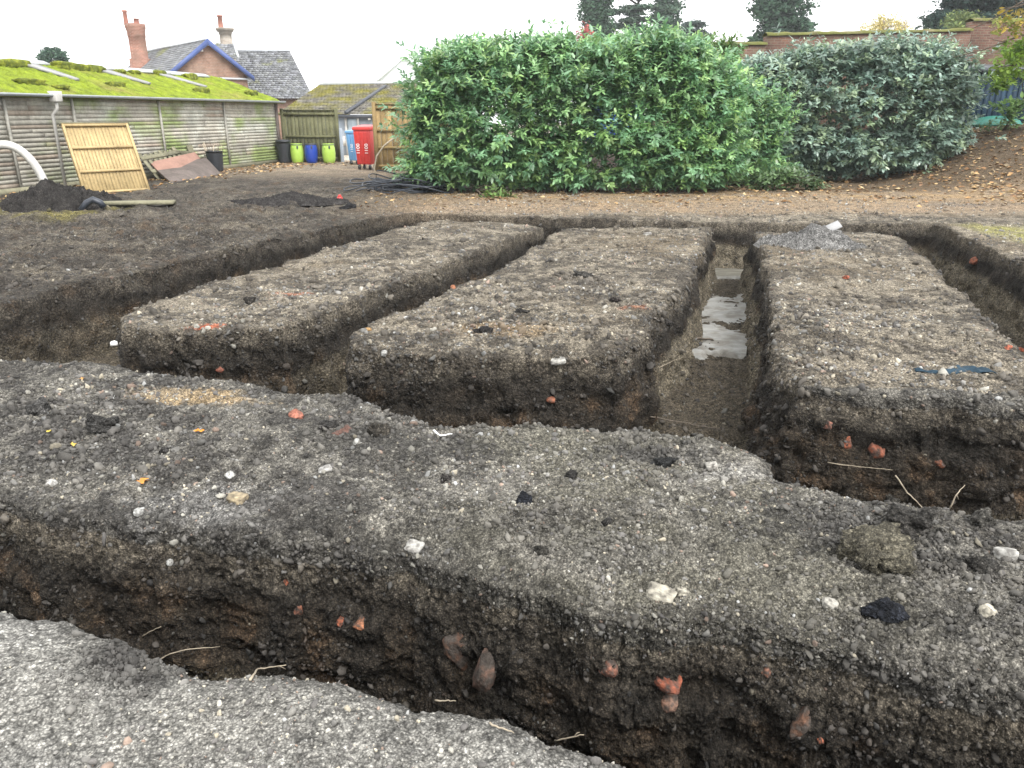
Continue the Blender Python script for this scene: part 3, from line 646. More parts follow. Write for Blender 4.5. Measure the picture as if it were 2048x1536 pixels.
for a in (
    (692, 864, 50, 36, (.20, .10, .08), 'largest dark red half brick lying on top of the near ridge', .45),
    (592, 832, 26, 24, (.42, .15, .10), 'small salmon red brick lump just left of the dark red half brick', .3),
    (681, 1240, 25, 24, OR, 'bright orange brick nub in the near ridge face, left of a flat tile shard', .3),
    (722, 1244, 42, 18, (.34, .13, .06), 'flat brown-orange tile shard poking from the near ridge face', .5),
    (600, 1222, 30, 34, (.26, .10, .06), 'dull rust brick stub left of the bright orange nub in the near face', .3),
    (940, 1318, 62, 74, (.13, .065, .04), 'large brown brick lump sunk in the near trench face', .3),
    (986, 1340, 46, 88, (.14, .08, .058), 'tall pinkish brick lump beside the large brown one in the near face', .3),
    (1218, 1327, 40, 36, (.18, .07, .045), 'dark red brick piece half buried left of the round orange brick', .3),
    (1335, 1364, 56, 34, (.27, .07, .035), 'round bright orange-red brick under a soil overhang in the near face', .2),
    (1336, 1398, 32, 46, (.30, .17, .12), 'crumbly pink brick directly below the round orange-red brick', .2),
    (1757, 898, 32, 36, (.30, .085, .042), 'biggest orange brick in the front face of the right-hand block', .2),
    (1694, 884, 24, 24, (.40, .12, .06), 'small orange brick bit left of the biggest one in the right block face', .2),
    (1655, 852, 20, 18, (.24, .10, .07), 'brownish brick bit highest and farthest left in the right block face', .2),
    (1550, 520, 0, 0, OR, '', 0), 
    (1692, 556, 14, 10, (.5, .12, .06), 'tiny orange brick chip on top of the block right of the pale trench', .2),
    (1140, 737, 0, 0, OR, '', 0),
    (1950, 521, 13, 14, OR, 'orange brick chip in the upper wall below the patch of grass', .2),
    (2016, 697, 15, 11, (.48, .12, .06), 'orange brick chip near the right trench lip, left one of two', .2),
    (2040, 702, 18, 14, (.52, .12, .05), 'orange brick chip near the right trench lip, right one of two', .2),
    (905, 577, 12, 16, (.4, .16, .08), 'little orange brick bit on the edge of the second narrow trench', .2),
    (735, 660, 15, 11, (.45, .28, .12), 'sandy yellow chip at the front left corner of the middle block', .2),
    (440, 738, 22, 12, (.25, .08, .05), 'dull red chip low in the front face of the left block', .2),
    (1100, 800, 22, 14, (.3, .10, .05), 'rust red chip low in the front face of the middle block', .2),
    (575, 1165, 14, 16, (.40, .12, .06), 'small orange fleck high on the near ridge face', .2),
    (1600, 1440, 42, 60, (.13, .065, .04), 'reddish brown brick smear low in the near face at bottom right', .2),
    (1530, 1345, 20, 16, (.26, .12, .08), 'small pinkish chip right of the round orange-red brick', .2),
    (1880, 930, 18, 16, (.30, .10, .05), 'faint orange chip far right in the right block face', .2),
    (1640, 1480, 14, 10, OR, 'tiny orange chip lowest in the near face at bottom right', .2),
):
    if a[2]: lump('brick_fragment', a[0], a[1], a[2], a[3], a[4], a[5], 'brick', GB, a[6], .26, ICO2 if a[2] < 26 else ICO3, -.75 if a[2] > 45 and a[1] > 1300 and a[1] < 1345 else -.35 if a[1] > 1150 or 840 < a[1] < 940 else .1, dirt=.85 if a[2] > 40 and a[1] > 1300 and a[0] != 1335 else .55 if a[1] > 1150 or 840 < a[1] < 940 else .35, crumb=.14, boxy2=1, mat_='brick_bit')
GS = 'loose pale stones on the soil'
for a in (
    (830, 1097, 36, 22, (0.311, 0.303, 0.281), 'white blocky stone perched on the near ridge lip', .6),
    (1320, 1192, 50, 26, (0.340, 0.318, 0.259), 'large flat cream plaster piece on the near ridge', .7),
    (1364, 1185, 22, 15, (0.340, 0.318, 0.259), 'small cream plaster chip right of the large flat piece', .5),
    (1424, 935, 22, 17, (0.311, 0.296, 0.266), 'pale square stone near the dark crumbs on the ridge', .6),
    (460, 951, 19, 15, (.42, .42, .40), 'light grey pebble above the tan stone on the near ridge', .0),
    (475, 998, 34, 22, (.28, .23, .15), 'tan angular stone on the compacted grey patch of the ridge', .3),
    (716, 886, 20, 16, (.36, .36, .34), 'grey pebble at the foot of the dark red half brick', .1),
    (865, 865, 0, 0, (.5, .5, .5), '', 0),
    (1045, 1098, 0, 0, (.5, .5, .5), '', 0),
    (1295, 469, 15, 8, (0.311, 0.303, 0.281), 'white stone at the back of the middle block', .2),
    (768, 707, 12, 13, (0.311, 0.311, 0.296), 'white pebble at the front corner of the middle block', .1),
    (1116, 722, 30, 10, (.34, .33, .30), 'flat grey stone in the front lip of the middle block', .5),
    (104, 968, 18, 14, (.36, .35, .33), 'grey pebble on the ridge edge at far left', .1),
    (280, 1025, 22, 15, (0.333, 0.333, 0.318), 'light pebble on the ridge above the brown wall at left', .1),
    (1660, 1208, 26, 16, (0.333, 0.318, 0.281), 'rounded pale stone left of the glossy black clod', .2),
    (2010, 1110, 34, 22, (0.311, 0.303, 0.281), 'pale grey stone among clods at the right edge', .2),
    (1975, 1225, 26, 22, (.40, .37, .30), 'buff upright stone near the right edge', .2),
    (1530, 1040, 0, 0, (.5, .5, .5), '', 0),
    (1060, 838, 0, 0, (.5, .5, .5), '', 0),
    (650, 940, 26, 10, (0.296, 0.289, 0.274), 'thin white flake on the middle of the near ridge', .5),
    (340, 1125, 12, 14, (.36, .36, .34), 'grey pebble embedded in the near wall at left', .0),
):
    if a[2]: lump('stone', a[0], a[1], a[2], a[3], a[4], a[5], 'stone', GS, a[6], .16, ICO3, .05, dirt=.32, crumb=.12)
GC = 'large soil clods'
DK = (.05, .047, .044)
for a in (
    (1740, 1112, 125, 84, (.13, .118, .088), 'largest brownish clod of soil, pitted, on the right of the ridge', .3),
    (1812, 1050, 96, 62, (.062, .058, .052), 'dark shaggy clod behind the largest brownish clod', .3),
    (1780, 1004, 30, 30, (.085, .08, .07), 'small clod standing on the ridge lip against the dark trench', .3),
    (1968, 1048, 36, 40, (.085, .08, .07), 'upright clod on the ridge lip near the right edge', .3),
    (1955, 1140, 60, 46, (.06, .056, .05), 'dark clod at the right edge below the upright one', .3),
    (1766, 1222, 70, 42, (.018, .02, .026), 'glossy blue-black clod low on the right of the ridge', .15),
    (1046, 1002, 34, 32, (.018, .02, .026), 'glossy black clod in the middle of the near ridge', .25),
    (1144, 956, 24, 22, DK, 'black clod right of the glossy one on the near ridge', .3),
    (1080, 1103, 28, 24, (.05, .047, .04), 'round dark clod in the shallow hollow of the near ridge', .2),
    (1212, 1044, 22, 15, DK, 'small flat dark clod right of the hollow on the near ridge', .2),
    (78, 826, 48, 34, (.085, .082, .078), 'grey clod at the far left of the near ridge', .3),
    (196, 856, 66, 34, (.05, .048, .045), 'wide crumbling dark clod on the left of the near ridge', .45),
    (758, 866, 44, 34, (.062, .055, .045), 'brown-black clod right of the dark red half brick', .25),
    (662, 852, 40, 18, DK, 'low black clod behind the dark red half brick', .3),
    (500, 606, 26, 22, (.045, .04, .034), 'single dark clod on top of the left block', .25),
    (1232, 602, 26, 14, (.05, .042, .038), 'dark brick-shaped clod on top of the middle block', .2),
    (1040, 625, 34, 16, (.04, .037, .034), 'low black clod in the middle of the middle block', .4),
    (975, 664, 42, 14, (.035, .032, .03), 'wide flat black clod near the front of the middle block', .45),
    (1165, 552, 44, 14, (.07, .066, .06), 'grey crumbling clod farther back on the middle block', .45),
    (1335, 645, 20, 12, (.06, .055, .05), 'small clod beside the pink paint smudge on the middle block', .3),
    (1688, 450, 0, 0, DK, '', 0),
    (480, 908, 0, 0, DK, '', 0),
    (330, 903, 20, 16, DK, 'round black clod left of the tan stone on the near ridge', .2),
    (890, 960, 24, 18, (.055, .05, .046), 'dark clod left of the glossy black one on the ridge', .3),
    (1320, 930, 50, 22, (.03, .03, .03), 'heap of black crumbs on the rear of the near ridge', .5),
    (1935, 671, 0, 0, DK, '', 0),
    (570, 690, 0, 0, DK, '', 0),
    (700, 416, 34, 14, (.03, .03, .032), 'black clod behind the red cup on the left field', .3),
):
    if a[2]: lump('soil_clod', a[0], a[1], a[2], a[3], a[4], a[5], 'clod', GC, 0, .5 if a[6] > .28 else .3, ICO4 if a[2] > 60 else ICO3, .5 if a[2] > 60 else .25, crumb=.24, boxy2=2, mat_='soil')
M['glossclod'] = M['stone']

def leaf_thing(u, v, s, col, label):
    loc, nor = hit(u, v); d = loc.length / 1560 * s / 2
    rg = random.Random(u); pts = []; k = 12
    for i in range(k):
        a = 2 * math.pi * i / k; r_ = d * (1 if i % 2 == 0 else .55) * rg.uniform(.8, 1.1)
        pts.append((math.cos(a) * r_, math.sin(a) * r_ * .8, d * .35 * math.sin(a * 1.5 + u) ** 2 + .004))
    vs = np.array([(0, 0, .006)] + pts); fs = [[0, i + 1, (i + 1) % k + 1] for i in range(k)]
    o = bpy.data.objects.new('fallen_leaf', mesh_np('fallen_leaf', vs, fs, M['litter'], np.tile(np.array(col), (len(vs), 1)))); COL.objects.link(o); o.location = loc + nor * .006
    tag(o, label, 'leaf', 'single leaves on the ridge')
for a in ((400, 866, 24, (.62, .24, .04), 'orange curled leaf on the near ridge above the grey patch'), (285, 967, 34, (.52, .22, .05), 'orange-brown leaf with a yellow edge lying left of the tan stone'),
          (100, 866, 18, (.50, .38, .07), 'yellow leaf by the grey clod at far left, upper one'), (146, 893, 20, (.52, .36, .08), 'yellow leaf below the other one at far left'), (165, 760, 14, (.5, .25, .08), 'small tan leaf near the rear lip of the ridge at left')):
    leaf_thing(*a)

def root(pts, r, label, mt='root', sub=None, lift=.02):
    P = []
    for (u, v, l) in pts:
        loc, nor = hit(u, v); d = ray(u, v).normalized()
        P.append(loc - d * l)
    # smooth
    Q = []
    for i in range(len(P) - 1):
        for k in range(4): Q.append(P[i].lerp(P[i + 1], k / 4) + Vector([random.uniform(-1, 1) * r * .6 for _ in range(3)]))
    Q.append(P[-1])
    mb = MB(); mb.tube(Q, [r * (1 - .55 * i / (len(Q) - 1)) for i in range(len(Q))], 6)
    if sub:
        b0 = Q[int(len(Q) * sub[0])]; b1 = b0 + Vector(sub[1]); mb.tube([b0, b0.lerp(b1, .5) + Vector((0, 0, .006)), b1], [r * .6, r * .5, r * .3], 5)
    o = mb.build('root', M[mt], None, True); tag(o, label, 'root', 'roots poking out of the trench walls')
root([(290, 1336, .02), (330, 1312, .06), (375, 1298, .10), (440, 1293, .01)], .0034, 'long grey root arching across the near trench at left')
root([(500, 1358, .25), (515, 1338, .28), (545, 1334, .26), (572, 1330, .22)], .004, 'pale forked root above the near slab edge', sub=(.75, (.03, .02, -.03)))
root([(284, 1273, .01), (302, 1262, .03), (322, 1253, .01)], .003, 'short root above the long arching one in the near trench')
root([(980, 1447, .03), (1005, 1457, .05), (1028, 1466, .03)], .003, 'thin pale root in the near trench below the brown bricks')
root([(1110, 1480, .02), (1140, 1474, .05), (1168, 1470, .02)], .0035, 'pale root at the bottom of the near trench right of the thin one', sub=(.6, (.02, 0, .02)))
root([(870, 1400, .01), (890, 1401, .03), (912, 1402, .01)], .004, 'stubby grey root in a hollow of the near trench wall')
root([(1302, 834, .02), (1350, 842, .10), (1400, 852, .10), (1442, 858, .02)], .006, 'dark stick lying across the mouth of the pale trench', 'root_dark')
root([(1392, 676, .01), (1415, 678, .02), (1440, 681, .01)], .012, 'short dark stick on the floor of the pale trench', 'root_dark')
root([(1790, 951, .02), (1815, 985, .08), (1838, 1008, .12), (1858, 1030, .12)], .0045, 'grey root hanging from the right block face')
root([(1900, 1016, .12), (1912, 990, .10), (1930, 970, .03)], .005, 'pale crooked root right of the hanging grey one', sub=(.5, (.02, 0, -.03)))
root([(1655, 925, .01), (1720, 934, .03), (1785, 940, .01)], .003, 'fine root running along the right block face')
root([(1318, 735, .02), (1345, 722, .10), (1372, 712, .02)], .0025, 'hair-thin root at the corner of the middle block')
root([(868, 862, .0), (882, 872, .03), (905, 868, .02)], .006, 'curved white strip of plastic on the rear of the near ridge', 'white_paint')
bpy.data.objects[-1] if False else None

# ================================================================== LEFT: shed
SA = Vector((-10.39, 15.92, 0)); SB = Vector((-7.86, 26.95, 0)); sdv = (SB - SA).normalized(); sn = Vector((-sdv.y, sdv.x, 0))   # sn points left/away
A0 = SA - sdv * 7.0; SLEN = (SB - A0).length; ZE, ZR, SPAN = 1.96, 2.66, 2.0
shed = thing('timber_shed', 'long low timber shed with a bright mossy roof', 'shed', (A0 + SB) / 2 + sn * 1.0)
def S(t, off, z): return A0 + sdv * t + sn * off + Vector((0, 0, z))
mb = MB(); rg = random.Random(3)
nb = 22; t = 0; k = 0
edges = [0, 1.9, 3.75, 5.6, 7.45]
tt = 7.0
def t_of(u):   # position along the shed for an image column
    d = ray(u, 228); q = d.x / d.y
    return ((q * A0.y - A0.x) / (sdv.x - q * sdv.y))
joints = [t_of(u) for u in (145, 318, 447)]
pan = sorted([joints[0] - 1.83 * i for i in range(1, 5)] + joints + [SLEN])
pan = [0] + [q for q in pan if q > .3]
for p0, p1 in zip(pan[:-1], pan[1:]):
    tone = rg.uniform(.85, 1.15)
    z = .10
    while z < ZE - .02:
        h = rg.uniform(.08, .10); z1 = min(z + h, ZE - .01)
        q0 = p0 + .01
        cuts = [p0 + .01, p1 - .01]
        if rg.random() < .35: cuts.insert(1, p0 + (p1 - p0) * rg.choice((.33, .5, .66)))
        for c0, c1 in zip(cuts[:-1], cuts[1:]):
            g_ = rg.uniform(.86, 1.14) * tone; rust = rg.random() < .12; sag = rg.uniform(-.008, .008)
            e0, e1 = c0 + .002, c1 - .002; nn = max(int((e1 - e0) / .16), 2)
            tsx = np.linspace(e0, e1, nn + 1); q = np.stack([tsx * .8, np.full(nn + 1, z * 1.0), np.full(nn + 1, 3.1)], 1)
            alg = pn(q, .9, 5) + .45 * pn(q, 2.2, 6) + .25 * pn(q, 6, 8) + (.22 if z < .5 else .10 if z < 1.35 else -.35); wht = pn(q, 1.1, 9) + .5 * pn(q, 4, 12)
            ring = []
            for i_, t_ in enumerate(tsx):
                f_ = i_ / nn; sg = sag * (1 - 2 * f_)
                ring += [S(t_, -.020, z + sg), S(t_, .0, z + sg), S(t_, .0, z1 + .01), S(t_, -.010, z1 + sg + .010)]
                cc = Vector((1, .98, .95)) * g_
                if rust: cc = cc.lerp(Vector((.85, .70, .62)) * g_, .7)
                cc = cc.lerp(Vector((1.35, 1.42, 1.42)) * g_, min(max(wht[i_] * 1.3, 0), .7) * (1 if z > .9 else .35))
                cc = cc.lerp(Vector((.62, .84, .30)) * g_, min(max(alg[i_] * 1.9 + .08, 0), 1) * .85)
                mb.c += [tuple(cc)] * 4
            n0 = len(mb.v); mb.v += [tuple(p) for p in ring]
            for i_ in range(nn):
                for k_ in range(4): mb.f.append([n0 + i_ * 4 + k_, n0 + (i_ + 1) * 4 + k_, n0 + (i_ + 1) * 4 + (k_ + 1) % 4, n0 + i_ * 4 + (k_ + 1) % 4])
            mb.f.append([n0, n0 + 1, n0 + 2, n0 + 3]); e_ = n0 + nn * 4; mb.f.append([e_ + 3, e_ + 2, e_ + 1, e_])
        z = z1
mb.build('wall', M['grey_wood'], shed, col=True)
mb = MB(); mb.cur = (.35, .33, .3); mb.hexa([S(0, .02, -.1), S(SLEN, .02, -.1), S(SLEN, .06, -.1), S(0, .06, -.1), S(0, .02, ZE), S(SLEN, .02, ZE), S(SLEN, .06, ZE), S(0, .06, ZE)])
# end and rear walls
mb.hexa([S(SLEN - .06, .06, -.1), S(SLEN, .06, -.1), S(SLEN, 2 * SPAN, -.1), S(SLEN - .06, 2 * SPAN, -.1), S(SLEN - .06, .06, ZE), S(SLEN, .06, ZE), S(SLEN, 2 * SPAN, ZE), S(SLEN - .06, 2 * SPAN, ZE)])
mb.add([S(SLEN, 0, ZE), S(SLEN, 2 * SPAN, ZE), S(SLEN, SPAN, ZR - .03), S(SLEN - .05, 0, ZE), S(SLEN - .05, 2 * SPAN, ZE), S(SLEN - .05, SPAN, ZR - .03)], [(0, 1, 2), (5, 4, 3), (0, 2, 5, 3), (1, 4, 5, 2)])
mb.build('lining_wall', M['grey_wood'], shed, col=True)
for q in pan[1:-1]:
    mb = MB(); mb.box(S(q, -.03, ZE / 2 + .06), (.05, .05, ZE - .1), Matrix.Rotation(math.atan2(sdv.y, sdv.x), 3, 'Z')); mb.cur = (.9, .9, .85); mb.build('batten', M['grey_wood'], shed, col=True)
mb = MB(); mb.box(S(SLEN, -.03, ZE / 2), (.09, .09, ZE), Matrix.Rotation(math.atan2(sdv.y, sdv.x), 3, 'Z')); mb.build('corner_post', M['dark_board'], shed)
mb = MB(); mb.bar(S(0, -.06, .04), S(SLEN, -.06, .04), .05, .14); mb.build('base_board', M['pale_board'], shed)
# mossy roof: a real surface with sheets, lumps and steps
nu, nv = 520, 70; us = np.linspace(-.3, SLEN + .25, nu); vs_ = np.linspace(0, 1, nv)
U, Vv = np.meshgrid(us, vs_, indexing='ij'); offw = -.22 + Vv * (SPAN + .22); zb = ZE + .02 + (ZR - ZE) * (offw / SPAN)
Q = np.stack([U, offw, np.zeros_like(U)], -1).reshape(-1, 3)
ml = .035 * np.clip(pn(Q * np.array([1, .8, 1]), 2.2, 90) + .3, 0, 1) + .03 * np.abs(pn(Q * np.array([1, .7, 1]), 6, 91)) + .015 * pn(Q, 16, 92) + .008 * pn(Q, 40, 93)
corr = .018 * np.cos(U.ravel() * 2 * np.pi / .15) + .018 * ((Vv.ravel() * 3.0) % 1 < .06)
zz = zb.ravel() + ml + corr
RV = np.array(A0)[None] + us.repeat(nv)[:, None] * np.array(sdv)[None] + offw.reshape(-1, 1) * np.array(sn)[None]; RV[:, 2] = zz
ii = np.arange(nu * nv).reshape(nu, nv); RFc = np.stack([ii[:-1, :-1], ii[1:, :-1], ii[1:, 1:], ii[:-1, 1:]], -1).reshape(-1, 4)
# underside
RV2 = RV.copy(); RV2[:, 2] = zb.ravel() - .03; nvt = len(RV)
rim = [ii[:, 0], ii[-1, :], ii[::-1, -1], ii[0, ::-1]]; rimf = np.concatenate([np.stack([r_[:-1], r_[:-1] + nvt, r_[1:] + nvt, r_[1:]], 1) for r_ in rim])
obj_np('roof', np.concatenate([RV, RV2]), np.concatenate([RFc, RFc[:, ::-1] + nvt, rimf]), M['moss'], shed)
# rear slope
mb = MB(); mb.slab([S(-.3, SPAN, ZR + .02), S(SLEN + .25, SPAN, ZR + .02), S(SLEN + .25, 2 * SPAN + .2, ZE - .05), S(-.3, 2 * SPAN + .2, ZE - .05)], (0, 0, -.05)); mb.build('rear_roof', M['asbestos'], shed)
def roofpt(u, v):   # point on the front slope under an image point
    d = ray(u, v); o = Vector((0, 0, EYE)); n_ = (sdv.cross(S(0, SPAN, ZR) - S(0, 0, ZE))).normalized(); t_ = (S(0, 0, ZE + .05) - o).dot(n_) / d.dot(n_)
    return o + d * t_, n_
def rl_coord(p): q = p - A0; return q.dot(sdv), q.dot(sn)
for (u0, v0, u1, v1) in ((62, 133, 150, 159), (212, 146, 292, 166), (330, 154, 405, 172)):
    a, n_ = roofpt(u0, v0); b, _ = roofpt(u1, v1); ta, oa = rl_coord(a); tb, ob = rl_coord(b); tm = (ta + tb) / 2
    if n_.z < 0: n_ = -n_
    zf = lambda o_: ZE + (ZR - ZE) * o_ / SPAN + .10
    mb = MB(); wd = .28
    mb.slab([S(ta - wd, SPAN - .02, zf(SPAN - .02)), S(ta + wd * .7, SPAN - .02, zf(SPAN - .02)), S(tb + wd * .25, .85, zf(.85)), S(tb - wd * .2, .85, zf(.85))], (0, 0, -.06)); mb.build('roof_light', M['asbestos'], shed)
def cushion(u, v, wpx, hpx, M_='moss_dark'):
    p, n_ = roofpt(u, v); t_, o_ = rl_coord(p); o_ = min(o_, SPAN); d = p.length / 1560
    v_, f_ = ICO2; v_ = v_ / (np.abs(v_) ** 4).sum(1)[:, None] ** .25; v_ = v_ * (1 + .25 * pn(v_, 1.6, u % 50))[:, None]
    q = v_ * np.array([wpx * d * .62, .13, hpx * d * .62]); yaw = math.atan2(sdv.y, sdv.x); Rm = np.array(Matrix.Rotation(yaw, 3, 'Z'))
    obj_np('moss_clump', q @ Rm.T + np.array(S(t_, o_, ZE + (ZR - ZE) * o_ / SPAN + .07)), f_, M[M_], shed, None, True)
for a in ((12, 130, 46, 10), (32, 128, 36, 10), (128, 134, 40, 11), (158, 137, 30, 10), (188, 140, 34, 10), (58, 166, 48, 9), (122, 176, 20, 6), (231, 171, 30, 8), (268, 146, 18, 6), (318, 148, 26, 8), (380, 155, 26, 9), (402, 183, 32, 9), (502, 188, 26, 9), (240, 144, 14, 5)): cushion(*a)
for (u0, u1, v) in ((54, 108, 129), (205, 232, 141), (258, 345, 146), (345, 420, 150)):
    p0, _ = roofpt(u0, v); p1, _ = roofpt(u1, v); t0_, t1_ = rl_coord(p0)[0], rl_coord(p1)[0]
    ta = ((u0 - 1024) / 1622, (u1 - 1024) / 1622)
    def tr(q): B0 = A0 + sn * SPAN; return (q * B0.y - B0.x) / (sdv.x - q * sdv.y)
    t0_, t1_ = tr(ta[0]), tr(ta[1])
    mb = MB(); mb.slab([S(t0_, SPAN - .16, ZR + .05), S(t1_, SPAN - .16, ZR + .05), S(t1_, SPAN + .02, ZR + .12), S(t0_, SPAN + .02, ZR + .12)], (0, 0, -.05)); mb.build('ridge_cap', M['lead'], shed)
mb = MB(); pts = [(.06 * math.cos(a), -.06 * math.sin(a)) for a in np.linspace(0, math.pi, 7)]
g0 = -.26; 
ga = [S(-.3, g0 + p_[0], ZE - .01 + p_[1]) for p_ in pts]; gb = [S(SLEN + .2, g0 + p_[0], ZE - .01 + p_[1]) for p_ in pts]
mb.add(ga + gb, [(i, i + 1, i + 8, i + 7) for i in range(6)]); o = mb.build('gutter', M['metal_grey'], shed, True); sm = o.modifiers.new('s', 'SOLIDIFY'); sm.thickness = .008
tdp = t_of(96)
hop = MB(); hop.hexa([S(tdp - .09, -.36, ZE - .16), S(tdp + .09, -.36, ZE - .16), S(tdp + .09, -.18, ZE - .16), S(tdp - .09, -.18, ZE - .16), S(tdp - .1, -.37, ZE + .05), S(tdp + .1, -.37, ZE + .05), S(tdp + .1, -.17, ZE + .05), S(tdp - .1, -.17, ZE + .05)]); dpp = hop.build('hopper', M['white_duct'], shed, bevel=.01)
mb = MB(); mb.tube([S(tdp, -.27, ZE - .14), S(tdp, -.26, ZE - .3), S(tdp, -.12, ZE - .42), S(tdp, -.10, .02)], .035, 10); mb.build('downpipe', M['white_duct'], shed, True)

# white flexible duct looping out of the soil
dp = thing('flexible_duct', 'pale ribbed flexible duct arching out of the soil heap', 'duct', gnd(70, 370) + (0.,))
Yd = 14.6; path = []
for a in np.linspace(0, 1, 60):
    ang = math.pi * (1 - a) * 1.0; cx = at(20, 350, Yd).x; rx = at(80, 350, Yd).x - cx
    path.append(Vector((cx + math.cos(ang) * rx, Yd + .15 * math.cos(ang), .02 + math.sin(ang) * 1.0 if a > .0 else 0)))
path = path
rs = [.072 + .007 * math.sin(i * 2.1) for i in range(60)]
mb = MB(); fine = []
for i in range(59):
    for k in range(4): fine.append(path[i].lerp(path[i + 1], k / 4))
mb.tube(fine, [.070 + .008 * (i % 2) for i in range(len(fine))], 14); mb.build('hose', M['white_duct'], dp, True)

# heaps of soil
def heap(name, cx, cy, rx, ry, h, label, col, seed, n=110, amp=.3, mat_='soil'):
    u = np.linspace(-1.25, 1.25, n); X, Y_ = np.meshgrid(u, u, indexing='ij'); P = np.stack([X * rx + cx, Y_ * ry + cy, np.zeros_like(X)], -1).reshape(-1, 3)
    q = np.sqrt(X.ravel() ** 2 + Y_.ravel() ** 2) + .18 * pn(P, 1.7 / max(rx, ry), seed)
    zz = h * np.clip(1 - q, -.15, 1) ** 1 * 1.0; zz = np.where(q < 1, h * np.maximum(1 - q, 0) ** .9, -.06 * (q - 1) * 4)
    zz = zz + np.where(q < 1.1, amp * h * (fbm(P, 3 / max(rx, ry), 3, seed + 1) + .7 * (.3 - np.abs(pn(P, 9 / max(rx, ry), seed + 3))) + .6 * (.3 - np.abs(pn(P, 22 / max(rx, ry), seed + 4))) + .4 * (.3 - np.abs(pn(P, 45 / max(rx, ry), seed + 5)))), 0)
    gz = np.array([down(p[0], p[1]) for p in P[:: 1]]) if n < 60 else down(cx, cy)
    P[:, 2] = zz + gz - .01; i_ = np.arange(n * n).reshape(n, n); F = np.stack([i_[:-1, :-1], i_[1:, :-1], i_[1:, 1:], i_[:-1, 1:]], -1).reshape(-1, 4)
    k = q.reshape(n, n); keep = (np.minimum.reduce([k[:-1, :-1], k[1:, :-1], k[1:, 1:], k[:-1, 1:]]) < 1.12).ravel()
    cc = np.array(col)[None] * (1 + .5 * pn(P, 6, seed + 6) + .3 * pn(P, 20, seed + 7))[:, None]
    o = obj_np(name, P, F[keep], M[mat_], None, np.clip(cc, .01, .9)); return tag(o, label, 'soil heap')
hx, hy = gnd(88, 424)
heap('soil_heap', hx - .1, hy + .55, 1.05, 0.85, .50, 'dark soil heap by the shed with the pale duct coming out', (.045, .041, .038), 3, 120)
hx, hy = gnd(575, 408); heap('soil_heap', hx, hy + .2, 1.0, .42, .13, 'low black ridge of lumpy soil in the middle of the left field', (.052, .048, .046), 9, 110, .6)
hx, hy = gnd(1625, 492); mnd = heap('soil_heap', hx, hy + .1, .6, .42, .2, 'grey mound of wet lumps with a slate on it', (.24, .235, .225), 14, 110, .42)
# slate on the mound
p, _ = hit(1664, 488); s0 = thing('roof_slate', 'pale roof slate standing tilted on the grey mound', 'slate', (p.x, p.y, down(p.x, p.y)))
mb = MB(); mb.box(Vector((p.x, p.y + .10, down(p.x, p.y) + .19)), (.24, .015, .12), Matrix.Rotation(R(-25), 3, 'Y') @ Matrix.Rotation(R(-55), 3, 'X')); mb.build('slate', M['asbestos'], s0)
mb = MB(); mb.tube([Vector((p.x + .03, p.y + .03, down(p.x, p.y) + .03)), Vector((p.x + .04, p.y + .09, down(p.x, p.y) + .17))], .035, 7); mb.build('prop_stone', M['pale_board'], s0)

# black pipe end on the field, timber, red cap
loc, nor = hit(190, 420); pe = thing('pipe_end', 'bent black pipe end lying by the soil heap', 'pipe', loc)
mb = MB(); mb.tube([loc + Vector(q) for q in ((-.18, -.1, .0), (-.10, -.03, .12), (0, .0, .17), (.09, .03, .12), (.13, .05, .04))], .055, 12); mb.build('pipe', M['hose_black'], pe, True)
loc, _ = hit(290, 410); mb = MB(); mb.bar(loc + Vector((-.75, 0.0, .03)), loc + Vector((.45, .15, .035)), .2, .06); o = mb.build('timber_plank', M['pale_board']); tag(o, 'pale grey plank lying flat in front of the wooden panel', 'plank')
loc, _ = hit(680, 404); rc = thing('cup', 'small red plastic cup standing on the left field', 'cup', loc); mb = MB(); mb.lathe(loc, [(.055, -.01), (.06, .02), (.05, .09), (.035, .1)], 14); mb.build('body', M['red_plastic'], rc, True); mb = MB(); mb.lathe(loc + Vector((0, 0, .1)), [(.03, 0), (.03, .03), (.01, .034)], 12); mb.build('rim', M['red_plastic'], rc, True)
# pipe stub in the left block
loc, nor = hit(228, 690); pp = thing('pipe_stub', 'white pipe end sticking out of the left block', 'pipe', loc); c = loc + Vector((-.04, -.03, .02))
mb = MB(); ax = Vector((-.8, -.6, .05)).normalized()
outer = [c + ax * .0, c + ax * .05]; mb.tube([c - ax * .25, c + ax * .05], .03, 16, cap=False); o = mb.build('pipe', M['white_paint'], pp, True); sm = o.modifiers.new('s', 'SOLIDIFY'); sm.thickness = .006
mb = MB(); mb.tube([c + ax * .01, c + ax * .02], .025, 14); mb.build('bore_shade_disc', M['black_plastic'], pp)  # black disc inside the pipe mouth, stands in for the shade in there
# blue rag
loc, _ = hit(1905, 741); nx, ny = 40, 12; uu, vv = np.meshgrid(np.linspace(-.24, .24, nx), np.linspace(-.045, .045, ny), indexing='ij')
P = np.stack([uu.ravel() + loc.x, vv.ravel() * (1 + .6 * np.sin(uu.ravel() * 9)) + loc.y + .03 * np.sin(uu.ravel() * 14), loc.z + .004 + .03 * pn(np.stack([uu.ravel(), vv.ravel(), uu.ravel() * 0], 1), 16, 3)], 1)
i_ = np.arange(nx * ny).reshape(nx, ny); o = obj_np('rag', P, np.stack([i_[:-1, :-1], i_[1:, :-1], i_[1:, 1:], i_[:-1, 1:]], -1).reshape(-1, 4), M['cloth_blue'], None, None, True); sm = o.modifiers.new('s', 'SOLIDIFY'); sm.thickness = .006; tag(o, 'dirty blue rag trodden into the right-hand block', 'rag')

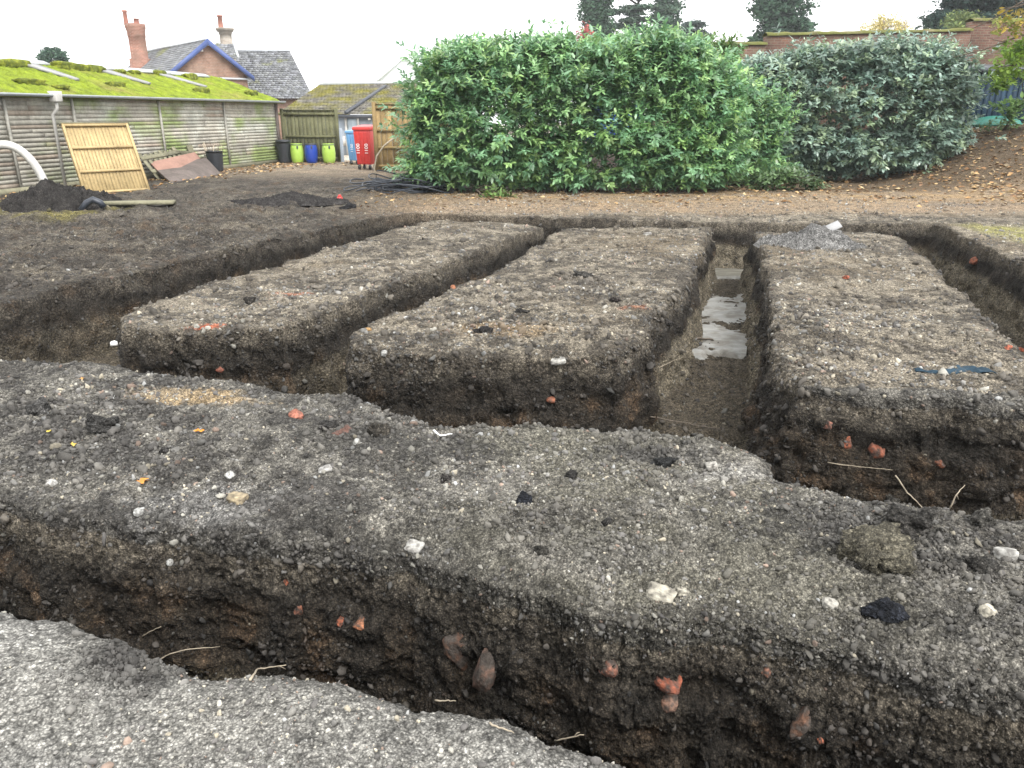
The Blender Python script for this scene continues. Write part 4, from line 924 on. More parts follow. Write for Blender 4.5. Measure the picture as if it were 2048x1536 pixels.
# ------------------------------------------------------------------ leaning new panel
BL = Vector((*gnd(168, 389), 0)); BRt = Vector((*gnd(283, 381), 0)); BL.z = -.01; BRt.z = -.01
wv = (BRt - BL); wv = wv.normalized() * 1.34; BRt = BL + wv; tl = at(118, 237, 16.75); 
pn_up = (tl - BL); pn_up = pn_up.normalized() * 1.62; nrm = wv.cross(pn_up).normalized()
pan_o = thing('wooden_gate_panel', 'new pale pine panel leaning against the shed', 'gate panel', BL)
def Pp(a, b, c=0): return BL + wv * a + pn_up * b + nrm * c
mb = MB(); nb = 19
for i in range(nb):
    a0, a1 = i / nb + .002, (i + 1) / nb - .002; mb.cur = tuple(Vector((1, 1, 1)) * rg.uniform(.85, 1.1)); dd = .0 if i % 2 else .006
    mb.slab([Pp(a0, .01, -.012 - dd), Pp(a1, .01, -.012 - dd), Pp(a1, .99, -.012 - dd), Pp(a0, .99, -.012 - dd)], nrm * -.016)
mb.build('boards', M['new_wood'], pan_o)
fw = .036
for (b0, b1, nm) in ((0, .028, 'rail'), (.30, .33, 'rail'), (.64, .67, 'rail'), (.965, 1.0, 'rail')):
    mb = MB(); mb.slab([Pp(fw, b0, 0), Pp(1 - fw, b0, 0), Pp(1 - fw, b1, 0), Pp(fw, b1, 0)], nrm * .04); mb.build(nm, M['new_wood'], pan_o)
for a0, a1 in ((0, fw), (1 - fw, 1)):
    mb = MB(); mb.slab([Pp(a0, 0, -.0), Pp(a1, 0, -.0), Pp(a1, 1, -.0), Pp(a0, 1, -.0)], nrm * .045); mb.build('stile', M['new_wood'], pan_o)
mb = MB(); mb.slab([Pp(-.02, 1.0, .055), Pp(1.02, 1.0, .055), Pp(1.02, 1.0, -.05), Pp(-.02, 1.0, -.05)], pn_up.normalized() * .02); mb.build('top_cap', M['pale_board'], pan_o)

# ------------------------------------------------------------------ boards leaning on the shed
def wallpt(u, v, off):
    d = ray(u, v); o = A0 - sn * off; t_ = (o - Vector((0, 0, EYE))).dot(sn) / d.dot(sn); return Vector((0, 0, EYE)) + d * t_
def lean(name, bl, br, tr, tl, dback, mt, label, cat, thick=.03, slats=0, group='old boards leaning by the shed'):
    a = Vector((*gnd(*bl), 0.0)); b = Vector((*gnd(*br), 0.0)); c = wallpt(*tr, dback); d = wallpt(*tl, dback); n_ = (b - a).cross(d - a).normalized(); mb = MB()
    if n_.y > 0: n_ = -n_
    if not slats:
        mb.slab([a, b, c, d], n_ * -thick); o = mb.build(name, M[mt], bevel=.004); return tag(o, label, cat, group)
    t_ = thing(name, label, cat, a, group)
    for i in range(slats):
        f0, f1 = i / slats + .02, (i + .78) / slats; h_ = rg.uniform(.9, 1.0); mb = MB(); p0, p1, q0, q1 = a.lerp(b, f0), a.lerp(b, f1), d.lerp(c, f0), d.lerp(c, f1)
        mb.slab([p0, p1, p1.lerp(q1, h_), p0.lerp(q0, h_)], n_ * -.018); mb.build('slat', M[mt], t_)
    for hh in (.25, .72):
        mb = MB(); mb.slab([a.lerp(d, hh), b.lerp(c, hh), b.lerp(c, hh + .12), a.lerp(d, hh + .12)], n_ * .03); mb.build('rail', M[mt], t_)
lean('board', (344, 366), (443, 348), (412, 315), (308, 334), .42, 'dark_board', 'largest dark board leaning in front of the others', 'board')
lean('board', (336, 362), (425, 345), (390, 304), (300, 324), .30, 'pink_board', 'faded pink board behind the dark leaning board', 'board', .025)
lean('slatted_panel', (316, 361), (392, 347), (350, 292), (272, 306), .10, 'pale_board', 'mossy slatted panel behind the pink board', 'slatted panel', .02, 8)
lean('board', (392, 346), (402, 344), (382, 290), (372, 290), .07, 'pale_board', 'narrow grey post sticking up behind the pink board', 'board')
lean('board', (355, 349), (385, 345), (384, 303), (346, 300), .18, 'pale_board', 'short mossy board showing above the pink board', 'board')
# black dustbins
def dustbin(u, v, hpx, wpx, label, lid=False, group='black plastic dustbins'):
    x_, y_ = gnd(u, v); z_ = down(x_, y_); d = math.hypot(x_, y_) / 1590; h = hpx * d; r_ = wpx * d / 2
    t_ = thing('dustbin', label, 'dustbin', (x_, y_, z_), group); c = Vector((x_, y_, z_))
    prof = [(r_ * .78, 0), (r_ * .82, h * .1), (r_ * .94, h * .85), (r_ * .96, h * .97), (r_ * 1.04, h * .97), (r_ * 1.04, h), (r_ * .93, h), (r_ * .9, h * .9), (r_ * .75, .03)]
    mb = MB(); mb.lathe(c, prof, 26); mb.build('body', M['black_plastic'], t_, False)
    for s_ in (-1, 1):
        mb = MB(); mb.tube([c + Vector((s_ * r_ * 1.0, -.06, h * .8)), c + Vector((s_ * r_ * 1.12, -.05, h * .76)), c + Vector((s_ * r_ * 1.12, .05, h * .76)), c + Vector((s_ * r_ * 1.0, .06, h * .8))], .012, 6); mb.build('handle', M['black_plastic'], t_)
    if lid: mb = MB(); mb.lathe(c + Vector((0, 0, h)), [(r_ * 1.06, -.03), (r_ * 1.06, .01), (r_ * .8, .04), (.02, .05)], 26); mb.build('lid', M['black_plastic'], t_)
    return c, h, r_
c, h, r_ = dustbin(433, 344, 38, 32, 'black dustbin full of sticks beside the leaning boards')
for i in range(9):
    a = rg.uniform(0, 6.28); b0 = c + Vector((math.cos(a) * r_ * .4, math.sin(a) * r_ * .4, .1)); b1 = b0 + Vector((rg.uniform(-.2, .16), rg.uniform(-.1, .1), h + rg.uniform(-.05, .25)))
    mb = MB(); mb.tube([b0, b1], rg.choice((.008, .014)), 6); o = mb.build('stick', M['root'] if i % 2 else M['root_dark']); tag(o, 'thin wooden stick poking out of the black dustbin', 'stick', 'sticks in the black dustbin')
dustbin(570, 326, 40, 27, 'black lidded dustbin at the left end of the row of barrels', True)
def barrel(u, v, hpx, wpx, mt, label):
    x_, y_ = gnd(u, v); z_ = down(x_, y_); d = math.hypot(x_, y_) / 1590; h = hpx * d; r_ = wpx * d / 2; c = Vector((x_, y_, z_)); t_ = thing('barrel', label, 'barrel', c, 'plastic barrels by the green fence')
    mb = MB(); mb.lathe(c, [(r_ * .72, 0), (r_ * .8, h * .03), (r_ * .93, h * .22), (r_, h * .5), (r_ * .95, h * .75), (r_ * .84, h * .92), (r_ * .82, h * .96)], 28); mb.build('body', M[mt], t_, True)
    mb = MB(); mb.lathe(c + Vector((0, 0, h * .96)), [(r_ * .88, -.02), (r_ * .9, .0), (r_ * .88, .02), (r_ * .5, .025)], 28); mb.build('lid', M['black_plastic'] if mt != 'lime' else M['lime'], t_)
    mb = MB(); mb.lathe(c + Vector((0, 0, h * .955)), [(r_ * .91, -.012), (r_ * .93, 0), (r_ * .91, .012)], 28); mb.build('clamp_ring', M['dark_trim'], t_)
    for s_ in (-1, 1):
        mb = MB(); mb.box(c + Vector((s_ * r_ * .35, -r_ * .88, h * .82)), (.05, .05, .09)); mb.build('handle', M['dark_trim'] if s_ > 0 else M[mt], t_, bevel=.008)
barrel(596, 326, 36, 25, 'lime', 'lime green plastic barrel between the black dustbin and blue barrel')
barrel(624, 326, 36, 25, 'deep_blue', 'deep blue plastic barrel between the two lime ones')
barrel(659, 326, 36, 26, 'lime', 'lime green plastic barrel at the right end of the row')

# ------------------------------------------------------------------ fences
def fence(name, p0, p1, h, mt, label, nb, posts=True, rails=(.08, .5, .93), cap=True, post_mat=None):
    p0 = Vector(p0); p1 = Vector(p1); dv = p1 - p0; fr = Vector((dv.y, -dv.x, 0)).normalized()   # towards the viewer
    if fr.y > 0: fr = -fr
    t_ = thing(name, label, 'fence', p0); mb = MB()
    for i in range(nb):
        mb.cur = tuple(Vector((1, 1, 1)) * rg.uniform(.72, 1.2)); a = p0 + dv * (i / nb + .001); b = p0 + dv * ((i + 1) / nb - .001); o_ = fr * (.0 if i % 2 else .008)
        mb.slab([a + o_, b + o_, b + o_ + Vector((0, 0, h)), a + o_ + Vector((0, 0, h))], fr * .016)
    mb.build('boards', M[mt], t_, col=True)
    for q in rails:
        mb = MB(); mb.cur = (.95, .95, .9); mb.bar(p0 + fr * .045 + Vector((0, 0, h * q)), p1 + fr * .045 + Vector((0, 0, h * q)), .04, .07); mb.build('rail', M[mt], t_, col=True)
    if posts:
        for p in (p0, p1):
            mb = MB(); mb.cur = (.8, .8, .8); mb.box(p + fr * .03 + Vector((0, 0, h * .52)), (.10, .10, h * 1.04)); mb.build('post', M[post_mat or mt], t_, col=True)
    if cap: mb = MB(); mb.cur = (.9, .9, .9); mb.bar(p0 + fr * .02 + Vector((0, 0, h + .015)), p1 + fr * .02 + Vector((0, 0, h + .015)), .08, .03); mb.build('capping', M[mt], t_, col=True)
    return t_
fence('timber_fence', (-7.72, 27.25, 0), (-5.9, 27.25, 0), 1.66, 'green_fence', 'dark green boarded fence panel behind the barrels', 14)
a = gnd(755, 342); fence('timber_fence', (a[0], a[1], 0), (a[0] + 2.2, a[1] + .1, 0), 1.80, 'brown_fence', 'brown boarded fence panel between the red bin and the hedge', 14, rails=(.08, .36, .62, .95))
# drainage post (grey) by the gateway
mb = MB(); gp = at(682, 300, 27.3); mb.box(Vector((gp.x, gp.y, .55)), (.16, .12, 1.1)); o = mb.build('gate_post', M['grey_render'], None, bevel=.01); tag(o, 'pale grey gate post right of the green fence', 'post')

# ------------------------------------------------------------------ wheeled bins
def text_mesh(s, size, rot, loc, mt, parent, name='lettering'):
    cu = bpy.data.curves.new(name, 'FONT'); cu.body = s; cu.size = size; cu.extrude = .002; cu.align_x = 'CENTER'; cu.align_y = 'CENTER'
    o = bpy.data.objects.new(name, cu); COL.objects.link(o); dg = bpy.context.evaluated_depsgraph_get(); me = bpy.data.meshes.new_from_object(o.evaluated_get(dg)); COL.objects.unlink(o); bpy.data.objects.remove(o)
    me.transform(rot.to_4x4()); me.transform(Matrix.Translation(Vector(loc) - world_loc(parent))); me.materials.clear(); me.materials.append(M[mt]); return link(name, me, parent)
def wheelie(u, v, hpx, wpx, mt, label, yaw, txt):
    x_, y_ = gnd(u, v); z_ = down(x_, y_); d = math.hypot(x_, y_) / 1590; h = hpx * d; w_ = wpx * d; dp_ = w_ * 1.15; c = Vector((x_, y_, z_)); Rz = Matrix.Rotation(yaw, 3, 'Z')
    t_ = thing('wheelie_bin', label, 'wheelie bin', c, 'wheeled rubbish bins at the gateway')
    def q(a, b, z): return c + Rz @ Vector((a, b, z))
    zb_, zt = h * .12, h * .88; wb, wt = w_ * .40, w_ * .49; db, dt = dp_ * .36, dp_ * .46
    mb = MB(); mb.hexa([q(-wb, -db, zb_), q(wb, -db, zb_), q(wb, db, zb_), q(-wb, db, zb_), q(-wt, -dt, zt), q(wt, -dt, zt), q(wt, dt, zt), q(-wt, dt, zt)])
    for s_ in (-.52, 0, .52):   # moulded vertical flutes on the front
        mb.hexa([q(wb * (s_ - .17), -db - .016, zb_ + .02), q(wb * (s_ + .17), -db - .016, zb_ + .02), q(wb * (s_ + .17), -db + .01, zb_ + .02), q(wb * (s_ - .17), -db + .01, zb_ + .02), q(wt * (s_ - .19), -dt - .016, zt - .05), q(wt * (s_ + .19), -dt - .016, zt - .05), q(wt * (s_ + .19), -dt + .01, zt - .03), q(wt * (s_ - .19), -dt + .01, zt - .03)])
    mb.build('body', M[mt], t_, bevel=.01)
    mb = MB(); mb.hexa([q(-wt * 1.08, -dt * 1.1, zt + .002), q(wt * 1.08, -dt * 1.1, zt + .002), q(wt * 1.08, dt * 1.1, zt + .002), q(-wt * 1.08, dt * 1.1, zt + .002), q(-wt * 1.06, -dt * 1.08, h * .955), q(wt * 1.06, -dt * 1.08, h * .955), q(wt * 1.0, dt * 1.1, h), q(-wt * 1.0, dt * 1.1, h)]); mb.build('lid', M[mt], t_, bevel=.015)
    mb = MB(); mb.tube([q(-wt * .9, dt * 1.22, zt), q(wt * .9, dt * 1.22, zt)], .016, 8); mb.build('handle', M[mt], t_)
    for sx in (-1, 1):
        for sy in (-1, 1):
            rw = h * .055; p_ = q(sx * wb * .8, sy * db * .8, rw); mb = MB(); ax = Rz @ Vector((.022, 0, 0)); mb.tube([p_ - ax, p_ + ax], rw, 14); wl = mb.build('wheel', M['black_plastic'], t_)
            mb = MB(); mb.box(q(sx * wb * .8, sy * db * .8, zb_ * .72), (.05, .03, zb_ * .6), Rz); mb.build('castor_bracket', M['lead'], t_)
    rot = Rz @ Matrix.Rotation(R(90), 3, 'X') @ Matrix.Rotation(R(90), 3, 'Z')
    for s_ in (-.52, .52) if mt == 'red_plastic' else (.0,):
        if txt: text_mesh(txt, h * .12, rot, q(wt * s_ * .97, -(db + dt) / 2 - .026, h * .47), 'white_paint', t_)
wheelie(735, 338, 83, 35, 'red_plastic', 'bright red wheelie bin with a lid at the gateway', R(-14), '1100')
wheelie(716, 329, 66, 28, 'blue_plastic', 'light blue wheelie bin half hidden behind the red one', R(-30), '1100')

# ------------------------------------------------------------------ grey outbuilding
def roof_tiles(name, A, B, C_, D, rows, cols, mt, parent, thick=.03, jit=.02, seed=1):
    """slated slope A,B (eave left,right) C_,D (ridge right,left): each course is a real step"""
    A, B, C_, D = Vector(A), Vector(B), Vector(C_), Vector(D); n_ = (B - A).cross(D - A).normalized()
    if n_.z < 0: n_ = -n_
    r_ = random.Random(seed); mb = MB()
    for i in range(rows):
        f0, f1 = i / rows, (i + 1) / rows; L0, R0 = A.lerp(D, f0), B.lerp(C_, f0); L1, R1 = A.lerp(D, f1), B.lerp(C_, f1); nc = max(int(cols * (R0 - L0).length / max((B - A).length, .1)), 1); ph = .5 * (i % 2) / nc
        xs = [0] + [k / nc + ph for k in range(1 if ph == 0 else 0, nc) if 0 < k / nc + ph < 1] + [1]
        for k in range(len(xs) - 1):
            g_ = r_.uniform(.65, 1.3); mb.cur = (g_, g_, g_ * r_.uniform(.95, 1.05)); e = n_ * (thick + r_.uniform(0, jit)); g0 = .0
            a0, b0, b1, a1 = L0.lerp(R0, xs[k]), L0.lerp(R0, xs[k + 1]), L1.lerp(R1, xs[k + 1]), L1.lerp(R1, xs[k])
            mb.hexa([a0 - n_ * .01, b0 - n_ * .01, b1 - n_ * .01, a1 - n_ * .01, a0 + e, b0 + e, b1 + n_ * .006, a1 + n_ * .006])
    return mb.build(name, M[mt], parent, col=True)
gb_ = at(715, 305, 38); gz = -.3
ob = thing('outbuilding', 'grey painted outbuilding with a mossy slate roof beyond the gateway', 'outbuilding', (gb_.x, 38, gz))
eL, eR = at(556, 226, 38), at(800, 232, 38); rL, rR = at(640, 177, 42.5), at(870, 165, 42.5)
mb = MB(); wl0, wl1 = eL.x + .3, eR.x + 1.2; mb.box(((wl0 + wl1) / 2, 40.4, (gz + eR.z) / 2 - .05), (wl1 - wl0, 4.6, eR.z - gz)); mb.build('wall', M['grey_render'], ob)
roof_tiles('roof', (eL.x, 37.8, eL.z - .05), (eR.x + 1.4, 37.8, eL.z - .05), (rR.x, 42.5, rR.z), (rL.x, 42.5, rR.z - .12), 20, 42, 'slate_moss', ob, .035)
mb = MB(); mb.add([(eL.x, 37.9, eL.z - .1), (rL.x, 42.5, rR.z - .2), (eL.x, 45, eL.z - .1), (rL.x + 1, 45, eL.z - .1)], [(0, 1, 2), (1, 2, 3), (0, 1, 3)]); mb.build('gable_end', M['slate_moss'], ob)
mb = MB(); mb.bar((rL.x, 42.5, rR.z - .08), (rR.x, 42.5, rR.z + .04), .25, .12); mb.build('ridge', M['lead'], ob)
hA, hB = at(772, 176, 42.0), at(692, 229, 37.7); mb = MB(); mb.bar(hA + Vector((0, 0, .1)), hB + Vector((0, 0, .08)), .16, .12); mb.build('hip_ridge', M['dark_trim'], ob)
mb = MB(); mb.bar((at(672, 234, 37.6).x, 37.68, at(672, 233, 37.6).z), (eR.x + 1.3, 37.68, at(750, 233, 37.6).z), .12, .16); mb.build('fascia', M['dark_trim'], ob)
dL, dR_ = at(697, 300, 37.9).x, at(716, 300, 37.9).x
mb = MB(); mb.box(((dL + dR_) / 2, 38.06, .52), (dR_ - dL, .06, 1.6)); dr = mb.build('door', M['grey_door'], ob)
mb = MB(); mb.box((dR_ - .07, 38.0, .5), (.03, .05, .12)); mb.build('handle', M['dark_trim'], dr)
for xx in (dL - .06, dR_ + .06):
    mb = MB(); mb.box((xx, 38.04, .55), (.1, .14, 1.7)); mb.build('door_frame', M['white_duct'], ob)
lx = at(738, 237, 37.9); mb = MB(); mb.box((lx.x, 37.98, lx.z), (.12, .1, .14)); mb.build('wall_lamp', M['white_paint'], ob, bevel=.02)
mb = MB(); wx0, wx1 = at(678, 270, 37.9).x, at(692, 270, 37.9).x; mb.box(((wx0 + wx1) / 2, 38.05, .35), (wx1 - wx0, .05, .45)); mb.build('notice_board', M['white_duct'], ob)
# pale gabled building far off
pg = at(810, 116, 75); pl, pr = at(752, 165, 75), at(868, 165, 75)
pb = thing('pale_building', 'very pale gabled building far behind the hedge', 'building', (pg.x, 75, 0))
mb = MB(); mb.add([(pl.x, 75, -1), (pr.x, 75, -1), (pr.x, 75, pl.z), pg, (pl.x, 75, pl.z), (pl.x, 88, -1), (pr.x, 88, -1), (pr.x, 88, pl.z), (pg.x, 88, pg.z), (pl.x, 88, pl.z)], [(0, 1, 2, 3, 4), (5, 6, 7, 8, 9), (0, 5, 9, 4), (1, 6, 7, 2)]); mb.build('wall', M['pale_house'], pb)
mb = MB(); e = .15
mb.slab([(pl.x - .3, 74.7, pl.z - .25), (pg.x, 74.7, pg.z + .05), (pg.x, 88.3, pg.z + .05), (pl.x - .3, 88.3, pl.z - .25)], (0, 0, .15)); mb.slab([(pr.x + .3, 74.7, pl.z - .25), (pg.x + .001, 74.7, pg.z + .05), (pg.x + .001, 88.3, pg.z + .05), (pr.x + .3, 88.3, pl.z - .25)], (0, 0, .15)); mb.build('roof', M['pale_house'], pb)

# ------------------------------------------------------------------ brick house
Rg0 = Vector((-16.5, 45, 5.33)); rdir = Vector((-.64, .77, 0)).normalized(); gw = Vector((.77, .64, 0)).normalized(); HW, EZ = 2.35, 3.50
house = thing('brick_house', 'red brick house with a blue-edged gable and slate roofs behind the shed', 'house', (-17, 47, 0))
def Hs(l, w_, z): return Vector((Rg0.x, Rg0.y, 0)) + rdir * l + gw * w_ + Vector((0, 0, z))
mb = MB(); LN = 11.2; ww = HW - .28
mb.add([Hs(0, -ww, -.5), Hs(0, ww, -.5), Hs(0, ww, EZ + .2), Hs(0, 0, 5.22), Hs(0, -ww, EZ + .2), Hs(LN, -ww, -.5), Hs(LN, ww, -.5), Hs(LN, ww, EZ + .2), Hs(LN, 0, 5.22), Hs(LN, -ww, EZ + .2)], [(0, 1, 2, 3, 4), (5, 9, 8, 7, 6), (0, 4, 9, 5), (1, 6, 7, 2)]); mb.build('wall', M['brick_house'], house)
ov = -.25
roof_tiles('roof', Hs(ov, -HW, EZ), Hs(LN, -HW, EZ), Hs(LN - .4, 0, 5.30), Hs(ov, 0, 5.30), 14, 46, 'slate', house, .02, .012, 3)
roof_tiles('roof', Hs(ov, HW, EZ), Hs(LN, HW, EZ), Hs(LN - .4, 0, 5.30), Hs(ov, 0, 5.30), 14, 46, 'slate', house, .02, .012, 4)
mb = MB(); mb.bar(Hs(ov, 0, 5.34), Hs(LN - .3, 0, 5.34), .18, .1); mb.build('ridge', M['lead'], house)
for s_ in (-1, 1):
    mb = MB(); mb.slab([Hs(ov - .02, s_ * (HW + .02), EZ - .24), Hs(ov - .02, s_ * (HW + .02), EZ + .04), Hs(ov - .02, 0 + s_ * .001, 5.36), Hs(ov - .02, s_ * .001, 5.05)], rdir * -.05); mb.build('bargeboard', M['blue_barge'], house)
mb = MB(); mb.bar(Hs(-.06, -ww, 3.40), Hs(-.06, ww + .3, 3.40), .12, .1); mb.build('band', M['lead'], house)
mb = MB(); mb.bar(Hs(ov - .03, 0, 5.3), Hs(ov - .03, 0, 5.0), .05, .05, (0, 1, 0)); mb.build('finial', M['lead'], house)
mb = MB(); cp_ = Hs(-.1, -.32, 4.78); mb.box(cp_, (.16, .14, .12)); mb.build('security_camera', M['white_paint'], house, bevel=.03)
# main range
a, b = at(627, 188, 47.5), at(580, 103, 52.5)
roof_tiles('roof', (-21, 47.5, a.z - .25), (a.x, 47.5, a.z - .25), (b.x, 52.5, b.z), (-21, 52.5, b.z + .1), 24, 44, 'slate', house, .03, .03, 5)
mb = MB(); mb.slab([(a.x, 47.5, a.z - .25), (b.x, 52.5, b.z), (b.x - 1.5, 57.5, a.z - .2)], (-.05, 0, -.05)); mb.build('hip_slope', M['slate'], house)
mb = MB(); mb.box((-16.2, 52, 1.0), (8.6, 8.2, 3.0)); mb.build('range_wall', M['brick_house'], house)
mb = MB(); mb.bar((-19.4, 52.5, b.z + .08), (b.x, 52.5, b.z + .05), .2, .1); mb.build('ridge', M['lead'], house)
# link roof between gable and chimney
l0, l1, l2, l3 = at(476, 116, 47.2), at(428, 110, 47.2), at(432, 86, 49.5), at(466, 88, 49.5)
roof_tiles('roof', l1 - Vector((.6, 0, .5)), l0, l3, l2, 8, 10, 'slate', house, .02, .015, 6)
mb = MB(); mb.bar(l0 + Vector((0.03, 0, .02)), l3 + Vector((.03, 0, .02)), .1, .1); mb.build('verge', M['lead'], house)
def chimney(u, v0, Y, wpx, hpx, mt, flare, label, pots, base):
    c = at(u, v0, Y); d = Y / 1622; r_ = wpx * d / 2; h = hpx * d; c0 = Vector((c.x, Y, c.z))
    mb = MB(); n_ = 8
    prof = [(r_ * 1.25, -base - 1.5), (r_ * 1.25, 0), (r_, .02), (r_, h * .62), (r_ * (1.06 if not flare else 1.12), h * .64), (r_ * 1.06, h * .72), (r_ * 1.06 if not flare else r_ * 1.3, h * .78), (r_ * 1.2 if not flare else r_ * 1.5, h * .90), (r_ * 1.2 if not flare else r_ * 1.5, h), (r_ * .6, h * 1.02)]
    mb.lathe(c0, prof, n_); ch = mb.build('chimney', M[mt], house)
    if label: ch['label'] = label
    for (dx, hh, rr_) in pots:
        mb = MB(); mb.lathe(c0 + Vector((dx, 0, h)), [(rr_ * 1.1, -.05), (rr_, .05), (rr_ * .85, hh * .85), (rr_ * 1.1, hh * .87), (rr_ * 1.1, hh), (rr_ * .6, hh)], 12); mb.build('chimney_pot', M['terracotta'], ch)
chimney(280, 118, 50, 33, 62, 'brick_chim', False, 'tall red brick chimney with stepped crown', [(-.5, 1.0 * .75, .13), (.12, .3, .16)], 1.6)
chimney(453, 88, 49.8, 24, 28, 'stone_chim', True, 'flared grey stone chimney with one tall pot', [(-.22, .70, .15)], 1.0)

# ------------------------------------------------------------------ garden wall
Yw = 27.0
gwall = thing('garden_wall', 'tall old brick garden wall with mossy coping behind the bushes', 'wall', (12, Yw, 0))
xs = [at(1380, 90, Yw).x, at(1535, 70, Yw).x, at(1945, 58, Yw).x, at(2300, 38, Yw).x]; zs = [at(1440, 90, Yw).z, at(1535, 72, Yw).z, at(1945, 62, Yw).z, at(2048, 42, Yw).z]
xs[0] -= 1.2
for i in range(3):
    x0, x1 = xs[i], xs[i + 1]; z0 = zs[i] if i != 1 else zs[1]; z1 = zs[i] if i != 1 else zs[2]; yy = Yw + .02 * i
    if i == 2: z0 = z1 = zs[3]
    mb = MB(); mb.hexa([(x0, yy, -.5), (x1, yy, -.5), (x1, yy + .4, -.5), (x0, yy + .4, -.5), (x0, yy, z0), (x1, yy, z1), (x1, yy + .4, z1), (x0, yy + .4, z0)]); mb.build('brickwork', M['brick_wall'], gwall)
    n_ = 90; V_ = []; F_ = []
    for k in range(n_ + 1):
        f = k / n_; xx = x0 - .02 + (x1 - x0 + .04) * f; zz = z0 + (z1 - z0) * f; j = .03 * pn(np.array([[xx, 1., i]]), 3, 7)[0]
        V_ += [(xx, yy - .06, zz - .0 + j * .3), (xx, yy - .06, zz + .05 + j), (xx, yy + .2, zz + .11 + j), (xx, yy + .46, zz + .05), (xx, yy + .46, zz)]
    for k in range(n_):
        for q in range(4): F_.append((k * 5 + q, (k + 1) * 5 + q, (k + 1) * 5 + q + 1, k * 5 + q + 1))
    obj_np('coping', np.array(V_), F_, M['coping'], gwall)

# blue shed on the bank
b0 = at(1900, 258, 22.6); b1 = at(2048, 252, 22.6); zb_ = 1.0
bs = thing('blue_shed', 'dark blue boarded shed at the top of the bank', 'shed', (b0.x + 1.5, 22.6, zb_))
mb = MB(); nb_ = 34; W_ = 5.2
for i in range(nb_):
    mb.cur = tuple(Vector((1, 1, 1)) * rg.uniform(.75, 1.25)); x0 = b0.x + i * W_ / nb_ + .006; mb.box((x0 + W_ / nb_ / 2, 22.6 + (.0 if i % 2 else .012), zb_ + .75), (W_ / nb_ - .012, .03, 1.9))
mb.build('wall', M['blue_fence'], bs, col=True)
mb = MB(); mb.box((b0.x + W_ / 2, 23.7, zb_ + .7), (W_ - .05, 2.0, 1.85)); mb.cur = (.6, .6, .6); mb.build('body', M['blue_fence'], bs, col=True)
mb = MB(); mb.slab([(b0.x - .15, 22.4, zb_ + 1.62), (b0.x + W_ + .1, 22.4, zb_ + 1.62), (b0.x + W_ + .1, 25, zb_ + 1.9), (b0.x - .15, 25, zb_ + 1.9)], (0, 0, .06)); mb.build('roof', M['dark_trim'], bs)
gt = at(1990, 254, 21.9); gt.z = down(gt.x, gt.y); tb = thing('plastic_tub', 'upturned green plastic tub in front of the blue shed', 'tub', gt)
mb = MB(); mb.lathe(gt, [(.62, -.05), (.62, .03), (.60, .05), (.55, .12), (.42, .19), (.2, .23), (.03, .24)], 28); mb.build('shell', M['green_tub'], tb, True); mb = MB(); mb.lathe(gt, [(.66, -.02), (.67, .02), (.62, .045)], 28); mb.build('rim', M['green_tub'], tb, True)

# ------------------------------------------------------------------ foliage
def leaves_mesh(pos, dirs, upv, Ls, Ws, cols, fold=.25, droop=.2):
    n = len(pos); d = dirs / np.linalg.norm(dirs, axis=1)[:, None]; s = np.cross(d, upv); s /= np.maximum(np.linalg.norm(s, axis=1)[:, None], 1e-9); u = np.cross(s, d)
    L_ = Ls[:, None]; W_ = Ws[:, None]
    b = pos; m = pos + d * L_ * .5 - u * W_ * fold; t = pos + d * L_ - u * L_ * droop
    l1 = pos + d * L_ * .36 + s * W_ * .9; r1 = pos + d * L_ * .36 - s * W_ * .9; l2 = pos + d * L_ * .72 + s * W_ * .72 - u * L_ * droop * .45; r2 = pos + d * L_ * .72 - s * W_ * .72 - u * L_ * droop * .45
    V_ = np.stack([b, l1, l2, t, r2, r1, m], 1).reshape(-1, 3)
    f = np.array([[0, 6, 1], [1, 6, 2], [2, 6, 3], [3, 6, 4], [4, 6, 5], [5, 6, 0]]); F_ = (f[None] + (np.arange(n) * 7)[:, None, None]).reshape(-1, 3)
    return V_, F_, np.repeat(cols, 7, 0)
def shoots(P, D, k, L0, lw, pal, spread=.9, ln=.2, flat=.35, tn=None):
    """k leaves spiralled round the last ln metres of each shoot"""
    n = len(P); D = D / np.linalg.norm(D, axis=1)[:, None]
    ref = np.where(np.abs(D[:, 2:3]) < .9, np.array([[0, 0, 1.]]), np.array([[1., 0, 0]])); X = np.cross(D, ref); X /= np.linalg.norm(X, axis=1)[:, None]; Y_ = np.cross(D, X)
    ph = RNG.random(n) * 6.28; out = []
    tone = RNG.uniform(.85, 1.18, (n, 1)) * (tn if tn is not None else 1.0); base = np.array(pal)[RNG.integers(0, len(pal), n)]
    for j in range(k):
        a = ph + j * 2.4 + RNG.normal(0, .2, n); f = (j + .5) / k
        pos = P - D * (ln * (1 - f))[..., None] if np.ndim(f) else P - D * ln * (1 - f)
        sp = spread * (1.15 - .55 * f)
        dr = D * (1 - .35 * sp) + (X * np.cos(a)[:, None] + Y_ * np.sin(a)[:, None]) * sp; dr[:, 2] += -.12 + .1 * RNG.normal(size=n)
        dr[:, 2] *= (1 - flat)
        up = np.tile(np.array([[0, 0, 1.]]), (n, 1)) + RNG.normal(0, .25, (n, 3)) + D * .5
        Ls = L0 * RNG.uniform(.5, 1.3, n) * (1 - .25 * f); out.append((pos, dr, up, Ls, Ls * lw * RNG.uniform(.85, 1.15, n), base * tone * RNG.uniform(.8, 1.2, (n, 1))))
    return leaves_mesh(*[np.concatenate([o_[i] for o_ in out]) for i in range(6)])

